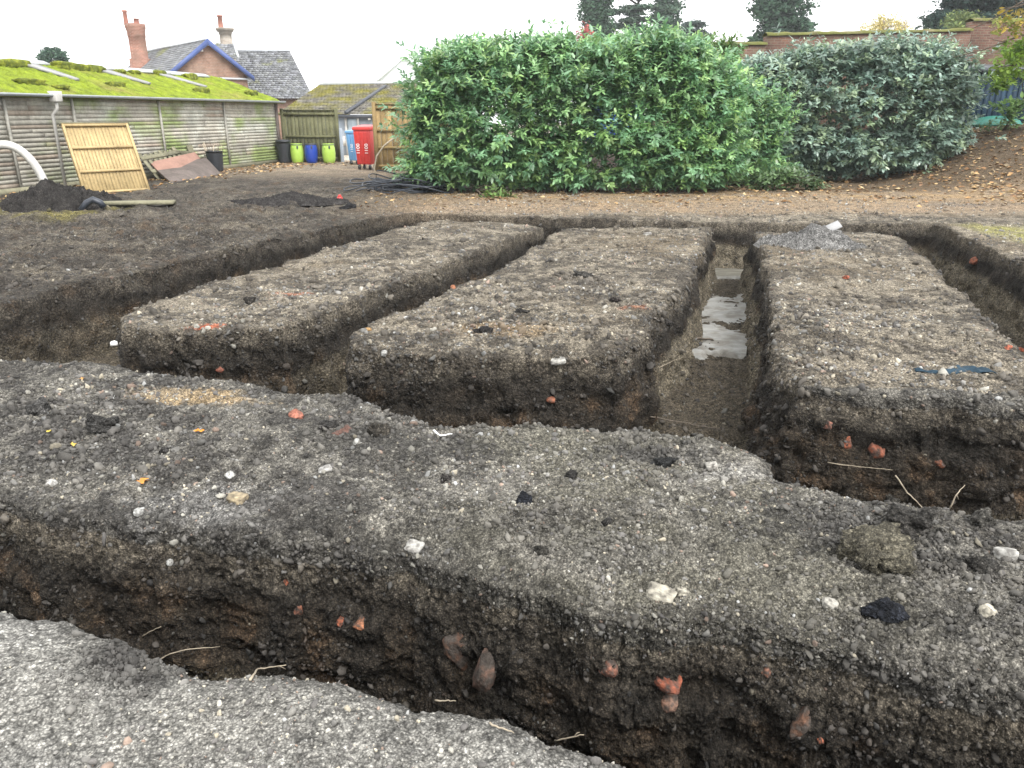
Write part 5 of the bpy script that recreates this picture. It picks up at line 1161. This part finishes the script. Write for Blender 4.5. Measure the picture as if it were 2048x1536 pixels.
def bush(name, label, x0, x1, y0, prof, dep, n_sh, L0, lw, pal, mt, lumps, seed, base=lambda x_: 0.0, skirt=.12, k=10, gaps=(), cat='bush', stems=14, shell=(.38, 1.0), lumpamp=.26):
    """prof: [(x, top z)]; dep: half depth"""
    t_ = thing(name, label, cat, ((x0 + x1) / 2, y0, base((x0 + x1) / 2)))
    rg_ = np.random.default_rng(seed); px_, pz_ = zip(*prof); n = n_sh
    nc_ = max(n // 13, 1); cid = rg_.integers(0, nc_, n)
    X = rg_.uniform(x0, x1, nc_)[cid]; H = np.interp(X, px_, pz_); ang = rg_.uniform(-.30, 1.0, nc_) * math.pi   # 0 = towards viewer, pi/2 = top
    ang = np.where(rg_.random(nc_) < .72, rg_.uniform(-.26, .62, nc_) * math.pi, ang)[cid]
    low = (rg_.random(nc_) < .16)[cid]; lowz = rg_.uniform(.05, .34, nc_)[cid]
    rho = rg_.uniform(shell[0], shell[1], nc_)[cid] ** .6 * np.where(rg_.random(nc_) < .2, rg_.uniform(1.08, 1.28, nc_), 1.0)[cid]
    endf = np.clip(np.minimum(X - x0, x1 - X) / .7, 0, 1) ** .5
    ce, se = np.cos(ang), np.sin(ang); pw = .75
    Zc = H * .46; yy = -np.sign(ce) * np.abs(ce) ** pw * dep * (.45 + .55 * endf); zz = np.sign(se) * np.abs(se) ** pw; zz = np.where(zz > 0, Zc + zz * (H - Zc), Zc + zz * (Zc - skirt) / 1.0)
    q = np.stack([X, yy, zz], 1); lump_ = 1 + lumpamp * pn(q, 1.1, seed) + .10 * pn(q, 2.4, seed + 1)
    yy = yy * rho * lump_; zz = Zc + (zz - Zc) * (rho * .35 + .65) * (.5 + .5 * lump_)
    if n > 1000: zz = np.where(low, lowz * H, zz); yy = np.where(low, -dep * (.45 + .55 * endf) * (.25 + .35 * rho), yy)
    crad = .23 if n > 1000 else .12
    off_ = rg_.normal(0, 1, (n, 3)) * np.array([crad * 1.15, crad, crad * .62])
    X = X + off_[:, 0]; yy = yy + off_[:, 1]; zz = np.maximum(zz + off_[:, 2], .02)
    P = np.stack([X, y0 + yy, zz + np.array([base(a) for a in X])], 1)
    nrm_ = np.stack([np.where(X < x0 + .7, -.8, np.where(X > x1 - .7, .8, 0)) * (1 - endf) , -ce * .8, se * .7 + .35], 1)
    D = nrm_ * .75 + rg_.normal(0, .35, (nc_, 3))[cid] + off_ / crad * .45 + rg_.normal(0, .2, (n, 3)); D[:, 2] += .25
    TN = rg_.uniform(.72, 1.35, (nc_, 1))[cid]
    keep = P[:, 2] > np.array([base(a) for a in X]) + skirt
    for (gx, gz_, rx, rz) in gaps: keep &= ~((((P[:, 0] - gx) / rx) ** 2 + ((P[:, 2] - gz_) / rz) ** 2 < 1) & (rg_.random(n) < .93))
    P, D, TN = P[keep], D[keep], TN[keep]
    V_, F_, Cc = shoots(P, D, k, L0, lw, pal, tn=TN)
    obj_np('foliage', V_, F_, M[mt], t_, Cc)
    # twigs and stems
    for i in range(stems):
        if rg_.random() < .3: continue
        bx_ = x0 + (i + .5 + rg_.uniform(-.3, .3)) * (x1 - x0) / stems; by = y0 + rg_.uniform(.0, .6) * dep; tip = P[np.argmin(np.abs(P[:, 0] - bx_ - rg_.uniform(-.6, .6)) + rg_.random(len(P)) * .4)]
        mb = MB(); a = Vector((bx_, by, base(bx_) - .05)); b = Vector(tip); m1 = a.lerp(b, .4) + Vector((rg_.uniform(-.12, .12), rg_.uniform(-.1, .1), .15)); mb.tube([a, m1, a.lerp(b, .75) + Vector((0, 0, .08)), b], [.032, .024, .014, .006], 6)
        for q in range(3):
            tp = Vector(P[rg_.integers(len(P))]); 
            if (tp - m1).length < 1.6: mb.tube([m1, m1.lerp(tp, .5) + Vector((0, 0, .06)), tp], [.014, .009, .004], 5)
        mb.build('stem', M['bark'], t_, True)
    return t_
GL = [(.195, .35, .165), (.165, .31, .165), (.23, .39, .165), (.135, .265, .145), (.28, .43, .16)]
bush('laurel_bush', 'large bright green laurel bush in the middle with cables at its foot', -2.0, 4.6, 17.5, [(-2.0, 1.6), (-1.9, 1.95), (-1.8, 2.1), (-1.7, 2.55), (-1.4, 2.8), (-.8, 2.93), (.6, 2.9), (1.6, 2.8), (2.6, 2.95), (3.2, 3.0), (4.0, 2.75), (4.55, 2.4), (4.75, 1.6)], 1.25, 16500, .165, .21, GL, 'laurel', None, 21, lambda a: 0.0, .12, 10, gaps=((1.9, .62, .5, .25),))
GR = [(.20, .285, .23), (.18, .265, .215), (.225, .31, .23), (.15, .23, .19), (.25, .33, .2)]
def bank_at(a): return float(base_z(np.array([a]), np.array([19.3]))[0])
bush('rhododendron_bush', 'wide grey-green glossy bush below the brick wall at right', 5.3, 10.9, 20.2, [(5.3, 2.0), (5.8, 2.7), (6.8, 2.9), (8.0, 3.02), (9.5, 2.98), (10.2, 2.75), (10.7, 2.2), (10.9, 1.5)], 1.35, 11000, .16, .25, GR, 'rhodo', None, 33, lambda a: min(bank_at(a), .8) * .8, .15, 9)
bush('shrub', 'small leafy shrub between the two large bushes', 4.3, 6.1, 18.6, [(4.3, 1.6), (4.9, 2.4), (5.5, 2.3), (6.1, 1.7)], .7, 1500, .15, .2, GL, 'laurel', None, 41, lambda a: 0., .08, 9, stems=5)
bush('shrub', 'low sparse shrub on the leaf litter right of the laurel', 5.0, 6.6, 17.2, [(5.0, .3), (5.6, .5), (6.2, .42), (6.6, .25)], .45, 170, .13, .24, [(.09, .15, .06), (.11, .18, .07)], 'laurel', None, 43, lambda a: 0., .03, 8, stems=4)
bush('shrub', 'yellow-green shrub behind the right end of the laurel bush', 4.3, 6.2, 21.5, [(4.3, 2.6), (5.0, 3.5), (5.6, 3.3), (6.2, 2.2)], .7, 800, .15, .2, [(.11, .19, .035), (.09, .16, .035)], 'laurel', None, 45, lambda a: 0., .6, 9, stems=5)
LG = [(.16, .27, .035), (.13, .23, .04), (.20, .30, .05)]
def base_r(a): return float(base_z(np.array([a]), np.array([20.]))[0])
bush('shrub', 'lime green leafy shrub at the right edge before the blue shed', 11.6, 13.9, 20.2, [(11.6, 1.5), (12.2, 1.9), (13.0, 2.4), (13.9, 2.2)], .5, 420, .17, .22, LG, 'softleaf', None, 51, base_r, 1.15, 7, stems=4)
bush('shrub', 'low pale green plant at the foot of the blue shed', 11.9, 13.5, 19.9, [(11.9, .6), (12.5, .95), (13.1, .8), (13.5, .5)], .4, 130, .18, .24, [(.20, .32, .11), (.16, .27, .10)], 'softleaf', None, 53, base_r, .35, 7, stems=3)
for (u, v, wd, hh, lb) in ((1905, 300, .5, .35, 'small green plant on the leafy bank, upper one'), (1985, 318, .6, .3, 'small green plant on the leafy bank by the right edge'), (1965, 280, .7, .3, 'trailing plant below the green tub'), (985, 393, .5, .12, 'tuft of weeds in front of the laurel bush'), (395, 345, .25, .28, 'small weed growing in front of the leaning boards')):
    x_, y_ = gnd(u, v, .45 if u > 1850 else 0); z_ = down(x_, y_)
    bush('weed_plant', lb, x_ - wd / 2, x_ + wd / 2, y_, [(x_ - wd / 2, hh * .4), (x_, hh), (x_ + wd / 2, hh * .4)], wd * .35, 45, .12, .22, [(.12, .2, .06), (.10, .17, .05)], 'softleaf', None, int(u) % 90, lambda a, z_=z_: z_, .0, 6, cat='plant', stems=2)

# tree branches with leaves leaning in from the right edge
ot = thing('overhanging_tree', 'young tree with thin leaning branches at the right edge', 'tree', (13.2, 18.2, down(13.2, 18.2)))
tk = Vector((13.4, 18.2, down(13.2, 18.2) - .1))
mb = MB(); top_ = at(2120, 0, 18.4); mb.tube([tk, tk.lerp(top_, .5) + Vector((.2, 0, 0)), top_ + Vector((.1, 0, .9))], [.07, .055, .03], 8); mb.build('trunk', M['bark'], ot, True)
for (u0, v0, u1, v1) in ((2130, -40, 1935, 62), (2130, -10, 1990, 20), (2110, 55, 1905, 115), (2110, 110, 1990, 135), (2110, -70, 1960, -60)):
    a, b = at(u0, v0, 18.4), at(u1, v1, 18.1); mb = MB(); mb.tube([a, a.lerp(b, .35) + Vector((0, 0, .04)), a.lerp(b, .7) + Vector((0, 0, -.03)), b], [.032, .024, .015, .006], 6)
    for q in range(3):
        s0 = a.lerp(b, rg.uniform(.3, .9)); mb.tube([s0, s0 + Vector((rg.uniform(-.5, .1), rg.uniform(-.2, .2), rg.uniform(-.3, .3)))], [.008, .003], 5)
    mb.build('branch', M['bark'], ot, True)
Pk = np.array([at(rg.uniform(1985, 2110), rg.uniform(20, 75), rg.uniform(18, 18.8)) for _ in range(80)]); V_, F_, Cc = shoots(Pk, RNG.normal(0, 1, (80, 3)) * np.array([1, 1, .5]), 5, .13, .3, [(.36, .27, .05), (.28, .22, .06), (.22, .25, .06)]); obj_np('foliage', V_, F_, M['softleaf'], ot, Cc)
Pk = np.array([at(rg.uniform(1990, 2130), rg.uniform(80, 165), rg.uniform(18, 18.8)) for _ in range(150)]); V_, F_, Cc = shoots(Pk, RNG.normal(0, 1, (150, 3)) * np.array([1, 1, .4]), 6, .16, .26, LG); obj_np('foliage', V_, F_, M['softleaf'], ot, Cc)

# ------------------------------------------------------------------ trees beyond
def needle_cloud(P, size, pal, n_per, seed, spread=.6, flat=.45):
    size = size * .62; n_per = int(n_per * 1.5); spread = spread * .8
    """many small leaf-sized faces round each clump point"""
    r_ = np.random.default_rng(seed); n = len(P) * n_per; c = np.repeat(P, n_per, 0) + r_.normal(0, 1, (n, 3)) * np.array([spread, spread, spread * flat])
    d = r_.normal(0, 1, (n, 3)) * np.array([1, 1, .5]); d /= np.linalg.norm(d, axis=1)[:, None]; e = np.cross(d, r_.normal(0, 1, (n, 3))); e /= np.linalg.norm(e, axis=1)[:, None]
    s = size * r_.uniform(.6, 1.4, (n, 1)); V_ = np.stack([c - d * s - e * s * .25, c - d * s * .2 + e * s * .5, c + d * s, c + d * s * .1 - e * s * .5], 1).reshape(-1, 3)
    F_ = np.arange(n * 4).reshape(n, 4); tone = np.repeat(r_.uniform(.7, 1.35, (len(P), 1)), n_per, 0); cc = np.array(pal)[r_.integers(0, len(pal), n)] * tone * r_.uniform(.8, 1.2, (n, 1))
    return V_, F_, np.repeat(cc, 4, 0)
def tree(name, label, base_p, top_p, pts, limbs, pal, size, n_per, seed, spread, flat=.45, mt='needles', bark='bark', trunk_r=.3, cat='tree', crown='crown'):
    t_ = thing(name, label, cat, base_p); b, tp = Vector(base_p), Vector(top_p)
    mb = MB(); mb.tube([b.lerp(tp, q / 6) + Vector((.15 * math.sin(q * 2 + seed), 0, 0)) for q in range(7)], [trunk_r * (1 - .14 * q) for q in range(7)], 8)
    for p in limbs:
        p = Vector(p); f = min(max((p.z - b.z) / max(tp.z - b.z, .1) - .06, .05), .95); s_ = b.lerp(tp, f) + Vector((.15 * math.sin(f * 12 + seed), 0, 0)); mb.tube([s_, s_.lerp(p, .5) + Vector((0, 0, .15)), p], [trunk_r * .28, trunk_r * .18, trunk_r * .07], 5)
    mb.build('trunk', M[bark], t_, True)
    V_, F_, Cc = needle_cloud(np.array(pts), size, pal, n_per, seed, spread, flat); obj_np(crown, V_, F_, M[mt], t_, Cc)
    return t_
DG = [(.042, .082, .05), (.052, .098, .055), (.034, .066, .042)]
# cedar group: layered plates (image x, y at the tip; half width)
Yc = 85
def plates(spec, Y, dY, n, seed):
    r_ = random.Random(seed); P = []; Lm = []
    for (u, v, hw, th) in spec:
        Lm.append(at(u + r_.uniform(-hw * .4, hw * .4), v, Y))
        for _ in range(n):
            q = r_.uniform(-1, 1); P.append(at(u + q * hw, v + abs(q) ** 1.5 * th * .8 + r_.uniform(-th, th), Y + r_.uniform(-dY, dY)))
    return P, Lm
sp = [(1248, -8, 34, 3), (1305, -16, 34, 3), (1300, 14, 46, 3), (1238, 24, 36, 3), (1290, 38, 40, 3), (1232, 52, 44, 3), (1310, 60, 46, 3), (1256, 74, 54, 3), (1325, 84, 44, 3), (1240, 96, 40, 3), (1275, -38, 45, 4), (1290, 98, 40, 3)]
P, Lm = plates(sp, Yc, 2.6, 22, 1); bb = at(1275, 228, Yc); bb.z = 0
tree('cedar_tree', 'broad cedar with level plates of foliage, in the middle of the skyline', bb, at(1275, -40, Yc), P, Lm, [(.075, .125, .088), (.065, .11, .08), (.095, .145, .10)], .34, 34, 61, .50, .16, trunk_r=.45)
sp = [(1195 + 5 * math.sin(v * 1.3), v, 18 + 13 * abs(math.sin(v * .7)), 4) for v in range(-40, 95, 9)]; P, Lm = plates(sp, Yc - 6, 1.8, 13, 2); bb = at(1195, 228, Yc - 6); bb.z = 0
tree('conifer_tree', 'dark upright conifer on the left of the cedar', bb, at(1195, -55, Yc - 6), P, Lm, DG, .30, 26, 62, .5, .6, trunk_r=.35)
sp = [(1332 + 4 * math.sin(v * 1.7), v, 12 + 12 * abs(math.sin(v * .9)), 4) for v in range(-40, 85, 9)]; P, Lm = plates(sp, Yc + 8, 1.6, 12, 3); bb = at(1332, 228, Yc + 8); bb.z = 0
tree('conifer_tree', 'dark upright conifer on the right of the cedar', bb, at(1332, -50, Yc + 8), P, Lm, DG, .32, 26, 63, .5, .6, trunk_r=.35)
sp = [(1390, 48, 16, 4), (1378, 60, 22, 4), (1392, 70, 28, 4), (1370, 84, 30, 5)]; P, Lm = plates(sp, Yc + 4, 1.3, 24, 4); bb = at(1372, 228, Yc + 4); bb.z = 0
tree('conifer_tree', 'small wispy conifer right of the cedar group', bb, at(1374, 52, Yc + 4), P, Lm, [(.07, .1, .08), (.06, .09, .08)], .3, 20, 64, .4, .3, trunk_r=.2)
sp = [(1566 + 6 * math.sin(v), v, 32 + 22 * abs(math.sin(v * .4)), 5) for v in range(-60, 85, 9)] + [(1612, 66, 16, 6), (1605, 52, 14, 5)]; P, Lm = plates(sp, 70, 2.2, 18, 5); bb = at(1568, 228, 70); bb.z = 0
tree('conifer_tree', 'thick column-shaped dark conifer behind the garden wall', bb, at(1568, -70, 70), P, Lm, [(.045, .088, .055), (.055, .105, .062), (.038, .074, .05)], .28, 30, 65, .40, .5, trunk_r=.4)
sp = [(1960, v, 40 + (v + 40) * .55, 9) for v in range(-60, 48, 11)] + [(1900, 30, 26, 6), (1890, 44, 28, 6), (2040, 10, 60, 16), (2060, -30, 60, 20)]; P, Lm = plates(sp, 48, 2.2, 26, 6); bb = at(1985, 228, 48); bb.z = 0
tree('conifer_tree', 'very dark spreading conifer above the wall at the right edge', bb, at(1985, -90, 48), P, Lm, [(.03, .055, .045), (.038, .066, .05), (.026, .048, .042)], .22, 30, 66, .36, .5, trunk_r=.35)
def blob(u, v, hw, hh, Y, n, seed):
    r_ = random.Random(seed); P = []
    for _ in range(n):
        a = r_.uniform(0, 6.28); q = math.sqrt(r_.uniform(.15, 1)); P.append(at(u + math.cos(a) * hw * q, v + math.sin(a) * hh * q, Y + r_.uniform(-1, 1) * hw * Y / 1600))
    return P
P = blob(106, 125, 26, 26, 60, 120, 7); bb = at(106, 228, 60); bb.z = 0
tree('round_tree', 'small round dark green tree above the mossy shed roof', bb, at(106, 105, 60), P, P[:8], [(.045, .085, .055), (.035, .07, .05), (.055, .1, .06)], .16, 30, 67, .2, .8, trunk_r=.15)
P = blob(1168, 70, 12, 24, 66, 26, 8); bb = at(1168, 228, 66); bb.z = 0
tree('red_leaved_tree', 'small red-leaved tree at the left foot of the cedar group', bb, at(1168, 48, 66), P, P[:8], [(.36, .09, .08), (.28, .07, .07)], .15, 12, 68, .25, .8, trunk_r=.12)
P = blob(1775, 58, 46, 24, 62, 70, 9); bb = at(1770, 228, 62); bb.z = 0
tree('yellowing_tree', 'yellowing tree crown just above the garden wall', bb, at(1770, 38, 62), P, P[:14], [(.42, .36, .12), (.36, .33, .13), (.46, .37, .13)], .13, 16, 69, .35, .7, trunk_r=.16, bark='bark_far')
def bare_tree(label, u, v_top, Y, hw, seed, depth=5, bark='bark_far', name='bare_tree', r0=.16):
    b = at(u, 228, Y); b.z = 0; tp = at(u, v_top, Y); t_ = thing(name, label, 'tree', b, None); r_ = random.Random(seed); mb = MB(); mt_ = MB(); H_ = tp.z
    W_ = hw * Y / 1600
    def grow(p, d, l, r, k):
        q = p + d * l; (mt_ if k > depth - 2 else mb).tube([p, p.lerp(q, .5) + Vector((r_.uniform(-1, 1), 0, r_.uniform(-1, 1))) * l * .05, q], [r, r * .85, r * .68], 5 if k < depth - 2 else 6, False)
        if k == 0: return
        for _ in range(3 if k > 1 else 4):
            nd = (d + Vector((r_.uniform(-1, 1) * W_ / H_ * 3.6, r_.uniform(-.5, .5), r_.uniform(-.25, .55)))).normalized(); grow(p.lerp(q, r_.uniform(.55, 1)), nd, l * r_.uniform(.62, .82), r * .58, k - 1)
    grow(b, Vector((0, 0, 1)), H_ * .36, r0, depth); mt_.build('trunk', M[bark], t_, True); mb.build('branches', M[bark], t_, True)
bare_tree('taller bare pale tree behind the yellowing crown', 1765, 8, 80, 44, 3, 6)
bare_tree('shorter bare pale tree left of the taller one', 1715, 40, 78, 28, 4, 5)
bare_tree('bare rounded tree left of the thick dark conifer', 1478, 66, 80, 32, 5, 5)
# evergreen climbers behind wall right
P = blob(1925, 42, 30, 14, 40, 60, 12); bb = at(1925, 228, 40); bb.z = 0
tree('round_tree', 'olive green tree crown on top of the wall at right', bb, at(1925, 35, 40), P, P[:6], [(.13, .16, .06), (.10, .14, .06)], .12, 16, 70, .22, .7, trunk_r=.1)

# ------------------------------------------------------------------ things behind and at the foot of the hedge
tp = at(1228, 245, 21.5); tpz = thing('tarpaulin_stack', 'bright blue tarpaulin over a stack behind the laurel bush', 'tarpaulin', (tp.x, 21.5, 0))
v_, f_ = ICO3; v_ = v_ / (np.abs(v_) ** 5).sum(1)[:, None] ** .2; v_ = v_ * (1 + .06 * pn(v_, 2.2, 4))[:, None]; obj_np('cover', v_ * np.array([.75, .6, .55]) + np.array([tp.x, 21.5, 1.25]), f_, M['tarp_blue'], tpz, None, True)
mb = MB(); mb.box((tp.x, 21.5, .4), (1.3, 1.0, .8)); mb.build('pallet_stack', M['dark_board'], tpz, bevel=.02)
cb_ = gnd(806, 383)
cab = thing('cable_pile', 'tangled pile of black hoses at the left foot of the laurel bush', 'hose pile', (cb_[0], cb_[1], 0))
hr = random.Random(5)
for i in range(26):
    cx, cy = cb_[0] + hr.uniform(-.45, .55), cb_[1] + hr.uniform(-.25, .35); a0 = hr.uniform(0, 6.28); rx, ry = hr.uniform(.35, .78), hr.uniform(.16, .45); zz = hr.uniform(.02, .26); tl_ = hr.uniform(-.16, .16); pts = []
    for k in range(26):
        a = a0 + k / 25 * hr.uniform(4.2, 4.4); x_ = cx + math.cos(a) * rx; y_ = cy + math.sin(a) * ry; pts.append((x_, y_, max(.02, zz + tl_ * math.cos(a) + .03 * math.sin(3 * a))))
    mb = MB(); mb.tube(pts, .013, 6); mb.build('hose', M['hose_black'], cab, True)
for i in range(9):
    a = Vector((cb_[0] + hr.uniform(.0, .5), cb_[1] + .1, hr.uniform(.1, .3))); b = a + Vector((hr.uniform(.5, 1.0), hr.uniform(-.1, .3), hr.uniform(.1, .35))); mb = MB(); mb.tube([a - Vector((.9, .1, .08)), a, a.lerp(b, .5) + Vector((0, 0, .08)), b], .013, 6); mb.build('hose', M['hose_black'], cab, True)
g0_, g1_ = gnd(752, 357), gnd(770, 345); mb = MB(); pa = Vector((g0_[0], g0_[1], .0)); mb.tube([pa + Vector(q) for q in ((0.02, 0, 0), (-.03, 0, .25), (.05, 0, .55), (.25, 0, .8), (.5, 0, .98))], .02, 8); o = mb.build('bent_conduit', M['root'], None, True); tag(o, 'pale bent conduit rising in front of the brown fence', 'conduit')

# pale slurry on the floor of the third trench
M['murk'] = mat('murky water', (.13, .125, .105), .3, .45, .2, 4, 30, .1, 14)
def floor_sheet(name, pts, z, label, cat, n=140, mt='slurry'):
    (ax_, ay), (bx, by), (cx, cy), (dx, dy) = pts; u = np.linspace(0, 1, n); U_, V2 = np.meshgrid(u, u, indexing='ij'); U_, V2 = U_.ravel(), V2.ravel()
    X = (1 - U_) * (1 - V2) * ax_ + U_ * (1 - V2) * bx + U_ * V2 * cx + (1 - U_) * V2 * dx; Y_ = (1 - U_) * (1 - V2) * ay + U_ * (1 - V2) * by + U_ * V2 * cy + (1 - U_) * V2 * dy
    Q = np.stack([X, Y_, np.full_like(X, z)], 1); Q[:, 2] += .001 * pn(Q, 7, 5); i_ = np.arange(n * n).reshape(n, n)
    F_ = np.stack([i_[:-1, :-1], i_[1:, :-1], i_[1:, 1:], i_[:-1, 1:]], -1).reshape(-1, 4); e_ = np.minimum.reduce([V2 * 2.2, (1 - V2) * 2.2]) - .12 + .22 * pn(Q * np.array([1, .5, 1]), 3.5, 8) + .12 * pn(Q, 12, 9)
    Q[:, 2] -= .07 * (1 - sst(0, .22, e_)) + .012 * np.clip(pn(Q * np.array([.8, 2.5, 1]), 5, 14), -.5, 1)
    o = obj_np(name, Q, F_[e_[F_].min(1) > 0], M[mt], None, None, True); return tag(o, label, None, None, 'structure')
z_ = -.712; q = [gnd(1330, 735, z_), gnd(1490, 735, z_), gnd(1506, 570, z_), gnd(1390, 570, z_)]
floor_sheet('puddle', q, z_, 'milky puddle of slurry on the trench floor', 'puddle')
q = [gnd(1400, 556, z_), gnd(1505, 556, z_), gnd(1505, 532, z_), gnd(1405, 532, z_)]
floor_sheet('puddle', q, z_, 'murky water at the back of the trench', 'puddle', 60, 'murk')
hz = MB(); hz.box((0, 0, 9.5), (270, 270, 23)); ho = hz.build('haze', None); ho.data.materials.clear()
hm = bpy.data.materials.new('haze'); hm.use_nodes = True; hn = hm.node_tree; hn.nodes.remove(hn.nodes['Principled BSDF']); pv = hn.nodes.new('ShaderNodeVolumePrincipled'); pv.inputs['Color'].default_value = (.93, .96, 1, 1); pv.inputs['Density'].default_value = .0007
hn.links.new(pv.outputs[0], hn.nodes['Material Output'].inputs['Volume']); ho.data.materials.append(hm); tag(ho, 'thin pale mist in the air', None, None, 'stuff')
print('TOTAL', time.time() - T00)
